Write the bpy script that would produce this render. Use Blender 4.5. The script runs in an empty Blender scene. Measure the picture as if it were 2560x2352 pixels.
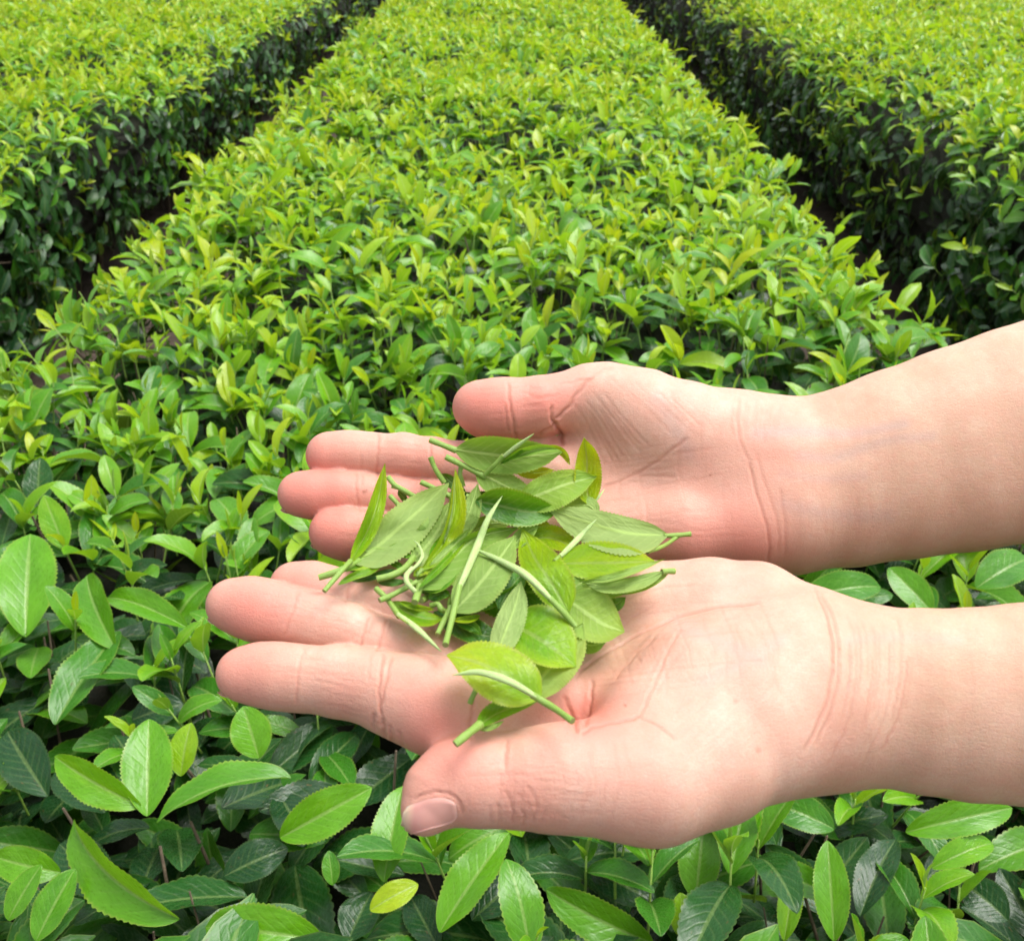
import bpy, math, random
import numpy as np
from mathutils import Matrix, Vector

# ------------------------------------------------------------------ camera, sky, sun, exposure
scene = bpy.context.scene
CAM_H = 1.45
PITCH = math.radians(30.16)                 # how far the camera looks down
RESX, RESY = 1024, 940
F_NORM = 2512.0 / 2560.0                    # focal length in picture widths
cam_data = bpy.data.cameras.new('camera')
cam_data.sensor_fit = 'HORIZONTAL'
cam_data.sensor_width = 36.0
cam_data.lens = 36.0 * F_NORM
cam_data.clip_start = 0.01
cam_data.clip_end = 200.0
cam_data.dof.use_dof = True
cam_data.dof.focus_distance = 0.42
cam_data.dof.aperture_fstop = 29.0
cam = bpy.data.objects.new('camera', cam_data)
scene.collection.objects.link(cam)
cam.location = (0.0, 0.0, CAM_H)
cam.rotation_euler = (math.radians(90) - PITCH, 0.0, 0.0)
scene.camera = cam
scene.render.resolution_x, scene.render.resolution_y = RESX, RESY

SUN_EL, SUN_AZ = math.radians(70), math.radians(75)   # azimuth from +Y towards +X
world = bpy.data.worlds.new('World')
scene.world = world
world.use_nodes = True
wn = world.node_tree
wn.nodes.clear()
w_out = wn.nodes.new('ShaderNodeOutputWorld')
w_bg = wn.nodes.new('ShaderNodeBackground')
w_sky = wn.nodes.new('ShaderNodeTexSky')
w_sky.sky_type = 'NISHITA'
w_sky.sun_disc = False
w_sky.sun_elevation = SUN_EL
w_sky.sun_rotation = SUN_AZ
w_sky.dust_density = 4.0
w_hsv = wn.nodes.new('ShaderNodeHueSaturation')        # thin cloud: a whiter sky
w_hsv.inputs['Saturation'].default_value = 0.16
w_bg.inputs['Strength'].default_value = 0.128
wn.links.new(w_sky.outputs[0], w_hsv.inputs['Color'])
wn.links.new(w_hsv.outputs[0], w_bg.inputs['Color'])
wn.links.new(w_bg.outputs[0], w_out.inputs['Surface'])

sun_data = bpy.data.lights.new('sun', 'SUN')
sun_data.energy = 1.3
sun_data.angle = math.radians(32)
sun_data.color = (1.0, 0.96, 0.90)
sun = bpy.data.objects.new('sun', sun_data)
scene.collection.objects.link(sun)
sun_dir = Vector((math.sin(SUN_AZ) * math.cos(SUN_EL), math.cos(SUN_AZ) * math.cos(SUN_EL), math.sin(SUN_EL)))
sun.rotation_euler = sun_dir.to_track_quat('Z', 'Y').to_euler()
sun.location = sun_dir * 20

vs = scene.view_settings
vs.view_transform = 'Standard'
vs.look = 'None'
vs.gamma = 1.0
vs.exposure = 1.30
vs.use_curve_mapping = False
scene.cycles.max_bounces = 8
scene.cycles.transparent_max_bounces = 4

# ------------------------------------------------------------------ helpers
COL = scene.collection
FN = 2512.0                                  # focal length in photo pixels (2560 wide)
CP, SP = math.cos(PITCH), math.sin(PITCH)
# camera axes in the world: right, up, back (towards the viewer)
CAM_R = np.array([[1, 0, 0], [0, SP, -CP], [0, CP, SP]], dtype=np.float64)   # columns right, up, back


def cam_pt(x, y, Z):
    """A point seen in direction (x, y) of the photograph at distance Z along the lens axis, in camera axes."""
    return np.array([(x - 1280.0) / FN * Z, -(y - 1176.0) / FN * Z, -Z])


def to_world(P):
    P = np.asarray(P, dtype=np.float64)
    return P @ CAM_R.T + np.array([0, 0, CAM_H])


def to_cam(W):
    return (np.asarray(W, dtype=np.float64) - np.array([0, 0, CAM_H])) @ CAM_R


def project(P):
    return 1280.0 + FN * P[:, 0] / -P[:, 2], 1176.0 - FN * P[:, 1] / -P[:, 2]


def new_mesh(name, verts, loops, counts, mat=None, attrs=None, uv=None, smooth=True):
    """verts (n,3); loops flat vertex indices; counts per face."""
    me = bpy.data.meshes.new(name)
    verts = np.ascontiguousarray(verts, dtype=np.float32)
    loops = np.ascontiguousarray(loops, dtype=np.int32).ravel()
    counts = np.ascontiguousarray(counts, dtype=np.int32)
    me.vertices.add(len(verts))
    me.vertices.foreach_set('co', verts.ravel())
    me.loops.add(len(loops))
    me.loops.foreach_set('vertex_index', loops)
    me.polygons.add(len(counts))
    starts = np.zeros(len(counts), dtype=np.int32)
    starts[1:] = np.cumsum(counts)[:-1]
    me.polygons.foreach_set('loop_start', starts)
    me.polygons.foreach_set('loop_total', counts)
    me.polygons.foreach_set('use_smooth', np.full(len(counts), smooth, dtype=bool))
    if uv is not None:
        lay = me.uv_layers.new(name='UVMap')
        lay.data.foreach_set('uv', np.ascontiguousarray(np.asarray(uv, dtype=np.float32)[loops]).ravel())
    for k, v in (attrs or {}).items():
        a = me.attributes.new(k, 'FLOAT', 'POINT')
        a.data.foreach_set('value', np.ascontiguousarray(v, dtype=np.float32))
    me.update(calc_edges=True)
    me.validate()
    if mat:
        me.materials.append(mat)
    return me


def link(name, me, parent=None, kind=None, loc=None):
    o = bpy.data.objects.new(name, me)
    COL.objects.link(o)
    if parent:
        o.parent = parent
    if kind:
        o['kind'] = kind
    if loc is not None:
        o.location = loc
    return o


def thing(name, label, cat, loc=(0, 0, 0), group=None):
    o = bpy.data.objects.new(name, None)
    COL.objects.link(o)
    o.location = loc
    o.empty_display_size = 0.02
    o['label'] = label
    o['category'] = cat
    if group:
        o['group'] = group
    return o


class NT:
    """Small wrapper to write node trees briefly."""
    def __init__(self, name):
        self.m = bpy.data.materials.new(name)
        self.m.use_nodes = True
        self.t = self.m.node_tree
        self.t.nodes.clear()
        self.out = self.t.nodes.new('ShaderNodeOutputMaterial')

    def n(self, kind, **kw):
        nd = self.t.nodes.new('ShaderNode' + kind)
        for k, v in kw.items():
            if hasattr(nd, k) and not k[0].isupper():
                setattr(nd, k, v)
            else:
                nd.inputs[k.replace('_', ' ')].default_value = v
        return nd

    def l(self, a, b):
        self.t.links.new(a, b)

    def attr(self, name):
        return self.n('Attribute', attribute_name=name).outputs['Fac']

    def math(self, op, a, b=None, c=None):
        nd = self.t.nodes.new('ShaderNodeMath')
        nd.operation = op
        for i, v in enumerate((a, b, c)):
            if v is None:
                continue
            if isinstance(v, (int, float)):
                nd.inputs[i].default_value = v
            else:
                self.l(v, nd.inputs[i])
        return nd.outputs[0]

    def mix(self, fac, a, b, blend='MIX'):
        nd = self.t.nodes.new('ShaderNodeMix')
        nd.data_type = 'RGBA'
        nd.blend_type = blend
        for i, v in ((0, fac), (6, a), (7, b)):
            if isinstance(v, (int, float)):
                nd.inputs[i].default_value = v
            elif isinstance(v, (tuple, list)):
                nd.inputs[i].default_value = (*v, 1.0) if len(v) == 3 else v
            else:
                self.l(v, nd.inputs[i])
        return nd.outputs[2]

    def ramp(self, fac, stops):
        nd = self.t.nodes.new('ShaderNodeValToRGB')
        cr = nd.color_ramp
        while len(cr.elements) < len(stops):
            cr.elements.new(0.5)
        for e, (p, c) in zip(cr.elements, stops):
            e.position = p
            e.color = (*c, 1.0) if len(c) == 3 else c
        self.l(fac, nd.inputs[0])
        return nd.outputs[0]

    def maprange(self, v, a, b, c=0.0, d=1.0, smooth=False):
        nd = self.t.nodes.new('ShaderNodeMapRange')
        if smooth:
            nd.interpolation_type = 'SMOOTHSTEP'
        self.l(v, nd.inputs[0])
        for i, x in enumerate((a, b, c, d)):
            nd.inputs[i + 1].default_value = x
        return nd.outputs[0]
# ------------------------------------------------------------------ the two arms (signed distance field -> one continuous mesh each)
def skin_material():
    t = NT('skin')
    geo = t.n('TexCoord').outputs['Object']
    flush, crease, spot = t.attr('flush'), t.attr('crease'), t.attr('spot')
    n1 = t.n('TexNoise', Scale=55.0, Detail=4.0, Roughness=0.6)
    n2 = t.n('TexNoise', Scale=260.0, Detail=3.0, Roughness=0.6)
    n3 = t.n('TexNoise', Scale=1500.0, Detail=2.0, Roughness=0.6)
    for n in (n1, n2, n3):
        t.l(geo, n.inputs['Vector'])
    tan = t.attr('tan')
    palm = t.ramp(n1.outputs['Fac'], [(0.30, (0.520, 0.282, 0.215)), (0.50, (0.545, 0.325, 0.250)), (0.72, (0.572, 0.376, 0.300))])
    arm = t.ramp(n1.outputs['Fac'], [(0.30, (0.480, 0.290, 0.195)), (0.50, (0.520, 0.332, 0.232)), (0.72, (0.555, 0.374, 0.272))])
    base = t.mix(tan, palm, arm)
    mott = t.maprange(n2.outputs['Fac'], 0.38, 0.66)
    base = t.mix(t.math('MULTIPLY', mott, 0.30), base, (0.560, 0.270, 0.205))
    n4 = t.n('TexNoise', Scale=110.0, Detail=3.0, Roughness=0.6)
    t.l(geo, n4.inputs['Vector'])
    base = t.mix(t.math('MULTIPLY', t.maprange(n4.outputs['Fac'], 0.55, 0.75), 0.14), base, (0.580, 0.425, 0.335))
    fl = t.math('MULTIPLY', flush, t.maprange(n1.outputs['Fac'], 0.3, 0.7, 0.85, 1.35), )
    fl = t.math('MINIMUM', fl, 1.0)
    col = t.mix(fl, base, (0.580, 0.205, 0.160))
    col = t.mix(t.attr('vein'), col, (0.350, 0.275, 0.265))
    col = t.mix(t.math('MULTIPLY', crease, 0.62), col, (0.40, 0.130, 0.085))
    fine = t.maprange(n3.outputs['Fac'], 0.3, 0.75)
    col = t.mix(t.math('MULTIPLY', fine, 0.24), col, (0.40, 0.18, 0.125))
    col = t.mix(spot, col, (0.20, 0.05, 0.02))
    vor = t.n('TexVoronoi', Scale=900.0, feature='DISTANCE_TO_EDGE')
    t.l(geo, vor.inputs['Vector'])
    h = t.math('ADD', t.math('MULTIPLY', n3.outputs['Fac'], 0.7), t.math('MULTIPLY', t.maprange(vor.outputs['Distance'], 0.0, 0.12), 0.35))
    h = t.math('ADD', h, t.math('MULTIPLY', n2.outputs['Fac'], 1.6))
    mp = t.n('Mapping')
    mp.inputs['Scale'].default_value = (0.22, 1.0, 1.0)
    t.l(geo, mp.inputs['Vector'])
    n5 = t.n('TexNoise', Scale=1900.0, Detail=3.0, Roughness=0.6)
    t.l(mp.outputs[0], n5.inputs['Vector'])
    h = t.math('ADD', h, t.math('MULTIPLY', n5.outputs['Fac'], 0.9))
    bump = t.n('Bump', Strength=0.22, Distance=0.0006)
    t.l(h, bump.inputs['Height'])
    p = t.n('BsdfPrincipled')
    t.l(col, p.inputs['Base Color'])
    t.l(bump.outputs[0], p.inputs['Normal'])
    rough = t.maprange(n2.outputs['Fac'], 0.3, 0.7, 0.44, 0.60)
    t.l(rough, p.inputs['Roughness'])
    p.inputs['IOR'].default_value = 1.4
    p.inputs['Subsurface Weight'].default_value = 0.30
    p.inputs['Subsurface Radius'].default_value = (1.0, 0.35, 0.18)
    p.inputs['Subsurface Scale'].default_value = 0.0026
    t.l(p.outputs[0], t.out.inputs['Surface'])
    return t.m


def nail_material():
    t = NT('fingernail')
    geo = t.n('TexCoord').outputs['UV']
    sep = t.n('SeparateXYZ')
    t.l(geo, sep.inputs[0])
    u = sep.outputs['X']
    col = t.ramp(u, [(0.0, (0.55, 0.36, 0.29)), (0.10, (0.50, 0.27, 0.225)), (0.80, (0.52, 0.255, 0.22)), (0.90, (0.56, 0.38, 0.28)), (1.0, (0.52, 0.42, 0.30))])
    p = t.n('BsdfPrincipled', Roughness=0.36)
    t.l(col, p.inputs['Base Color'])
    p.inputs['Subsurface Weight'].default_value = 0.3
    p.inputs['Subsurface Radius'].default_value = (1.0, 0.4, 0.2)
    p.inputs['Subsurface Scale'].default_value = 0.002
    t.l(p.outputs[0], t.out.inputs['Surface'])
    return t.m


def smin(a, b, k):
    h = np.clip(0.5 + 0.5 * (b - a) / k, 0.0, 1.0)
    return b + (a - b) * h - k * h * (1.0 - h)


class Arm:
    def __init__(self, depth):
        self.depth = depth                       # (x, y) -> Z
        self.groups = {}

    def P(self, x, y, dz=0.0):
        return cam_pt(x, y, self.depth(x, y) - dz * 0.001)

    def chain(self, group, pts, flat=None, k=0.004):
        """pts: (x, y, radius in photo pixels, mm nearer to the viewer)."""
        c = []
        for (x, y, r, dz) in pts:
            Z = self.depth(x, y) - dz * 0.001
            c.append((cam_pt(x, y, Z), r * Z / FN))
        self.groups.setdefault(group, []).append((c, flat, k))

    @staticmethod
    def seg(Q, a, ra, b, rb, flat):
        if flat is not None:
            n, s = flat
            # squeeze along n by stretching space about the segment's middle
            mid = (a + b) * 0.5
            def w(v):
                d = (v - mid) @ n
                return v + np.multiply.outer(d, n) * (1.0 / s - 1.0)
            Q, a, b = w(Q), w(a), w(b)
        ab = (b - a).astype(np.float32)
        L2 = float(ab @ ab) + 1e-12
        q = Q - a.astype(np.float32)
        t = np.clip((q @ ab) / L2, 0.0, 1.0)
        d = np.sqrt(((q - t[:, None] * ab) ** 2).sum(1))
        return d - (ra + (rb - ra) * t)

    def group_d(self, Q, name):
        out = None
        for c, flat, k in self.groups[name]:
            cd = None
            for (a, ra), (b, rb) in zip(c[:-1], c[1:]):
                d = self.seg(Q, a, ra, b, rb, flat)
                cd = d if cd is None else smin(cd, d, 0.003 if flat is None or flat[1] > 0.78 else 0.0012)
            out = cd if out is None else smin(out, cd, k)
        return out

    def sdf(self, Q):
        Q = np.asarray(Q, dtype=np.float32)
        palm = self.group_d(Q, 'palm')
        fing = None
        for g in ('index', 'middle', 'ring', 'little'):
            d = self.group_d(Q, g)
            fing = d if fing is None else smin(fing, d, 0.0008)
        d = smin(palm, fing, 0.007)
        th = self.group_d(Q, 'thumb')
        return smin(d, th, 0.006)

    def grad(self, Q, e=0.0006):
        G = np.empty((len(Q), 3), dtype=np.float32)
        for i in range(3):
            s = np.zeros(3, dtype=np.float32)
            s[i] = e
            G[:, i] = self.sdf(Q + s) - self.sdf(Q - s)
        return G / (np.linalg.norm(G, axis=1, keepdims=True) + 1e-9)

    def bounds(self):
        pts = [(p, r) for g in self.groups.values() for c, f, k in g for p, r in c]
        lo = np.min([p - r for p, r in pts], axis=0) - 0.006
        hi = np.max([p + r for p, r in pts], axis=0) + 0.006
        return lo, hi

    def surface(self, h):
        """Surface nets."""
        lo, hi = self.bounds()
        n = np.ceil((hi - lo) / h).astype(int) + 1
        xs = [lo[i] + h * np.arange(n[i]) for i in range(3)]
        # coarse pass finds the slabs near the surface
        D = np.full(n, 1.0, dtype=np.float32)
        cs = 6
        cn = -(-n // cs)
        cc = np.stack(np.meshgrid(*[lo[i] + h * (np.arange(cn[i]) * cs + cs / 2) for i in range(3)], indexing='ij'), -1)
        cd = self.sdf(cc.reshape(-1, 3)).reshape(cn)
        D[:] = np.repeat(np.repeat(np.repeat(cd, cs, 0), cs, 1), cs, 2)[:n[0], :n[1], :n[2]]
        near = np.abs(cd) < h * cs * 1.25 + 0.004
        mask = np.repeat(np.repeat(np.repeat(near, cs, 0), cs, 1), cs, 2)[:n[0], :n[1], :n[2]]
        idx = np.argwhere(mask)
        for s in range(0, len(idx), 400000):
            ii = idx[s:s + 400000]
            Q = (lo + ii * h).astype(np.float32)
            D[ii[:, 0], ii[:, 1], ii[:, 2]] = self.sdf(Q)
        S = D < 0
        # active cells
        corners = [S[i:n[0] - 1 + i, j:n[1] - 1 + j, k:n[2] - 1 + k] for i in (0, 1) for j in (0, 1) for k in (0, 1)]
        cnt = sum(c.astype(np.int8) for c in corners)
        act = (cnt > 0) & (cnt < 8)
        cells = np.argwhere(act)
        ID = np.full(act.shape, -1, dtype=np.int32)
        ID[act] = np.arange(len(cells))
        V = np.zeros((len(cells), 3))
        W = np.zeros(len(cells))
        off = [(i, j, k) for i in (0, 1) for j in (0, 1) for k in (0, 1)]
        vals = [D[cells[:, 0] + i, cells[:, 1] + j, cells[:, 2] + k] for i, j, k in off]
        for p in range(8):
            for q in range(p + 1, 8):
                a, b = off[p], off[q]
                if sum(abs(u - v) for u, v in zip(a, b)) != 1:
                    continue
                da, db = vals[p], vals[q]
                cr = (da < 0) != (db < 0)
                t = np.where(cr, da / (da - db + 1e-12), 0)
                pos = np.array(a)[None] + t[:, None] * (np.array(b) - np.array(a))[None]
                V += np.where(cr[:, None], pos, 0)
                W += cr
        V = lo + (cells + V / W[:, None]) * h
        quads = []
        for ax in range(3):
            b1, b2 = (ax + 1) % 3, (ax + 2) % 3
            sl0 = [slice(None)] * 3
            sl1 = [slice(None)] * 3
            sl0[ax] = slice(0, -1)
            sl1[ax] = slice(1, None)
            A, B = S[tuple(sl0)], S[tuple(sl1)]
            for sign in (0, 1):
                e = np.argwhere((A & ~B) if sign == 0 else (~A & B))
                ok = (e[:, b1] > 0) & (e[:, b2] > 0)
                e = e[ok]
                def cid(d1, d2):
                    c = e.copy()
                    c[:, b1] += d1
                    c[:, b2] += d2
                    return ID[c[:, 0], c[:, 1], c[:, 2]]
                q = np.stack([cid(-1, -1), cid(0, -1), cid(0, 0), cid(-1, 0)], 1)
                quads.append(q if sign == 0 else q[:, ::-1])
        return V.astype(np.float32), np.concatenate(quads)

    def refine(self, V, F):
        """One Newton step onto the surface; returns points and normals."""
        e = 0.0005
        d0 = self.sdf(V)
        G = np.stack([self.sdf(V + np.eye(3, dtype=np.float32)[i] * e) - d0 for i in range(3)], 1) / e
        G /= np.linalg.norm(G, axis=1, keepdims=True) + 1e-9
        V = V - G * np.clip(d0, -0.001, 0.001)[:, None]
        return V.astype(np.float32), G


def split_quads(V, F, fine):
    """Quarter the quads marked fine; their coarse neighbours take the shared edge points as extra corners."""
    e = np.concatenate([F[:, [0, 1]], F[:, [1, 2]], F[:, [2, 3]], F[:, [3, 0]]])
    es = np.sort(e, 1)
    key = es[:, 0].astype(np.int64) * len(V) + es[:, 1]
    nV, nF = len(V), len(F)
    uk = np.unique(key[np.tile(fine, 4)])
    pos = np.searchsorted(uk, key).clip(0, len(uk) - 1)
    has = uk[pos] == key
    m = np.where(has, pos + nV, -1).reshape(4, nF).T
    mid = (V[uk // nV] + V[uk % nV]) * 0.5
    Ff, mf = F[fine], m[fine]
    cen = V[Ff].mean(1)
    c = np.arange(len(Ff)) + nV + len(uk)
    out = np.concatenate([np.stack([Ff[:, i], mf[:, i], c, mf[:, (i + 3) % 4]], 1) for i in range(4)])
    Fc, mc = F[~fine], m[~fine]
    seq = np.stack([Fc[:, 0], mc[:, 0], Fc[:, 1], mc[:, 1], Fc[:, 2], mc[:, 2], Fc[:, 3], mc[:, 3]], 1)
    ok = seq >= 0
    loops = np.concatenate([out.ravel(), seq[ok]])
    counts = np.concatenate([np.full(len(out), 4), ok.sum(1)])
    return np.concatenate([V, mid, cen]).astype(np.float32), loops, counts


def family(A, B, n, rng, sig, dep, red, jit=5.0, end=0.12):
    """n wrinkles between the polylines A and B."""
    A, B = np.array(A, float), np.array(B, float)
    out = []
    for i in range(n):
        t = (i + 0.5 + rng.uniform(-0.35, 0.35)) / n
        L = A + (B - A) * t
        # resample a random stretch of it
        s = np.linspace(0, len(L) - 1, 9)
        s0, s1 = rng.uniform(0, end) * (len(L) - 1), (1 - rng.uniform(0, end)) * (len(L) - 1)
        s = s0 + (s1 - s0) * s / (len(L) - 1)
        k = np.clip(s.astype(int), 0, len(L) - 2)
        L = L[k] + (L[k + 1] - L[k]) * (s - k)[:, None]
        L = L + np.cumsum(rng.normal(0, jit * 0.3, L.shape), 0) * 0.5
        f = rng.uniform(0.5, 1.2)
        out.append((L.tolist(), sig * rng.uniform(0.85, 1.15), dep * f, red * f))
    return out


def smooth_line(pts, n=4):
    P = np.array(pts, float)
    if len(P) < 3:
        return P
    for _ in range(2):                           # Chaikin
        Q = [P[0]]
        for a, b in zip(P[:-1], P[1:]):
            Q += [a * 0.75 + b * 0.25, a * 0.25 + b * 0.75]
        Q.append(P[-1])
        P = np.array(Q)
    return P


def build_arm(arm, name, creases, blobs, spots, h, parent, skin, tan_x, veins=()):
    V, F = arm.surface(h)
    C = V[F].mean(1)
    fn = np.cross(V[F[:, 1]] - V[F[:, 0]], V[F[:, 3]] - V[F[:, 0]])
    fn /= np.linalg.norm(fn, axis=1, keepdims=True) + 1e-12
    cx, cy = project(C)
    fine = ((fn * C).sum(1) / np.linalg.norm(C, axis=1) < 0.12) & (cx < 2640)
    V, F, counts = split_quads(V, F, fine)
    V, N = arm.refine(V, F)
    px, py = project(V)
    vdir = V / np.linalg.norm(V, axis=1, keepdims=True)
    facing = np.clip(-(N * vdir).sum(1) / 0.25, 0, 1)
    disp = np.zeros(len(V), np.float32)
    red = np.zeros(len(V), np.float32)
    for pts, sig, dep, rd in creases:
        if dep > 0:
            if sig < 2.0 and rd < 0.62:              # the net of fine lines is shallow
                dep, rd = dep * 0.5, rd * 0.7
            sig, dep = max(sig * 0.68, 2.7), dep * (0.80 if rd >= 0.6 and sig > 2.3 else 0.60)
        L = smooth_line(pts)
        L = L + np.sin(np.arange(len(L)) * 1.7 + len(L))[:, None] * np.array([0.5, 0.4]) * min(sig, 3)
        lo, hi = L.min(0) - 5 * sig, L.max(0) + 5 * sig
        m = np.flatnonzero((px > lo[0]) & (px < hi[0]) & (py > lo[1]) & (py < hi[1]) & (facing > 0))
        if not len(m):
            continue
        Q = np.stack([px[m], py[m]], 1)
        best = np.full(len(m), 1e9)
        par = np.zeros(len(m))
        ns = len(L) - 1
        for i in range(ns):
            a, b = L[i], L[i + 1]
            ab = b - a
            t = np.clip(((Q - a) @ ab) / (ab @ ab + 1e-9), 0, 1)
            d = ((Q - a - t[:, None] * ab) ** 2).sum(1)
            u = d < best
            best[u] = d[u]
            par[u] = (i + t[u]) / ns
        taper = np.clip(np.minimum(par, 1 - par) * 6 + 0.25, 0, 1)
        g = np.exp(-best / (2 * sig * sig)) * taper * facing[m]
        wide = np.exp(-best / (2 * (2.6 * sig) ** 2)) * taper * facing[m]
        disp[m] += -dep * g + 0.30 * max(dep, 0) * (wide - g)
        red[m] = np.maximum(red[m], rd * g)
    V = V + N * (disp * 0.001)[:, None]
    flush = np.zeros(len(V), np.float32)
    for x, y, r, a in blobs:
        d2 = (px - x) ** 2 + (py - y) ** 2
        flush = flush + a * np.exp(-d2 / (2 * r * r))
    flush = np.clip(flush, 0, 1)
    vein = np.zeros(len(V), np.float32)
    for pts, sig, a in veins:
        L = smooth_line(pts)
        best = np.full(len(V), 1e9)
        Q = np.stack([px, py], 1)
        for p0, p1 in zip(L[:-1], L[1:]):
            ab = p1 - p0
            tt = np.clip(((Q - p0) @ ab) / (ab @ ab + 1e-9), 0, 1)
            best = np.minimum(best, ((Q - p0 - tt[:, None] * ab) ** 2).sum(1))
        vein = np.maximum(vein, a * np.exp(-best / (2 * sig * sig)) * (facing > 0))
    spot = np.zeros(len(V), np.float32)
    for x, y, r, a in spots:
        spot = np.maximum(spot, a * np.exp(-(((px - x) ** 2 + (py - y) ** 2) / (2 * r * r)) ** 2))
    W = to_world(V)
    org = parent.location
    me = new_mesh(name, W - np.array(org), F, counts, skin, {'vein': vein, 'tan': np.clip((px - tan_x[0]) / (tan_x[1] - tan_x[0]) + np.clip((py - 1900) / 250, 0, 1) * (px > 1500), 0, 1), 'flush': flush, 'crease': np.clip(red, 0, 1), 'spot': spot})
    return link(name, me, parent)


def nail(arm, parent, org, c, axis, dorsal, length, width, lift, mat, name='fingernail'):
    """A curved plate lying on the finger's end. c, axis, dorsal in camera axes."""
    axis = axis / np.linalg.norm(axis)
    dorsal = dorsal - axis * (dorsal @ axis)
    dorsal /= np.linalg.norm(dorsal)
    side = np.cross(axis, dorsal)
    nu, nv = 22, 16
    u, v = np.meshgrid(np.linspace(0, 1, nu), np.linspace(-1, 1, nv), indexing='ij')
    # rounded at both ends
    wv = np.sqrt(np.clip(1 - np.abs(2 * np.clip(u, 0, 0.5) - 1) ** 3.0 * 0.75, 0, 1)) * np.where(u > 0.7, np.sqrt(np.clip(1 - ((u - 0.7) / 0.34) ** 2.6 * 0.55, 0.02, 1)), 1)
    Q = c + axis * ((u - 1) * length)[..., None] + side * (v * wv * width * 0.5)[..., None] + dorsal * 0.03
    Q = Q.reshape(-1, 3).astype(np.float32)
    for _ in range(24):                          # sphere-trace down onto the finger
        d = arm.sdf(Q)
        Q = Q - dorsal.astype(np.float32) * np.clip(d, -0.002, 0.006)[:, None] * 0.9
    # never sink far past the finger's sides: keep the arch of a nail
    hgt = ((Q - c) @ dorsal).reshape(nu, nv)
    mid = hgt[:, nv // 2][:, None]
    uu = np.linspace(0, 1, nu)[:, None]
    midl = np.minimum(mid, mid[int(nu * 0.6)] + 0.001)
    midl = np.where(uu > 0.6, mid[int(nu * 0.6)] - (uu - 0.6) * length * 0.15, midl)
    arch = midl - (v ** 2) * width * 0.20
    hgt2 = np.where(uu > 0.75, arch, np.maximum(hgt, arch))
    edge = np.minimum((1 - np.abs(v)) / 0.15, 1) * np.minimum(uu / 0.12, 1)
    lift_g = lift * (edge * 1.6 - 0.6)
    Q = Q + np.multiply.outer((hgt2 + lift_g - hgt).ravel(), dorsal)
    th = Q - dorsal * 0.0006
    n0 = nu * nv
    ids = np.arange(n0).reshape(nu, nv)
    top = np.stack([ids[:-1, :-1], ids[1:, :-1], ids[1:, 1:], ids[:-1, 1:]], -1).reshape(-1, 4)
    bot = top[:, ::-1] + n0
    ring = np.concatenate([ids[:, 0], ids[-1, 1:], ids[-2::-1, -1], ids[0, -2:0:-1]])
    rim = np.stack([ring, np.roll(ring, -1), np.roll(ring, -1) + n0, ring + n0], 1)
    F = np.concatenate([top, bot, rim])
    W = to_world(np.concatenate([Q, th])) - np.array(org)
    uv = np.stack([u.ravel(), (v.ravel() + 1) / 2], 1)
    me = new_mesh(name, W, F, np.full(len(F), 4), mat, uv=np.concatenate([uv, uv]))
    return link(name, me, parent)


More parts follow.
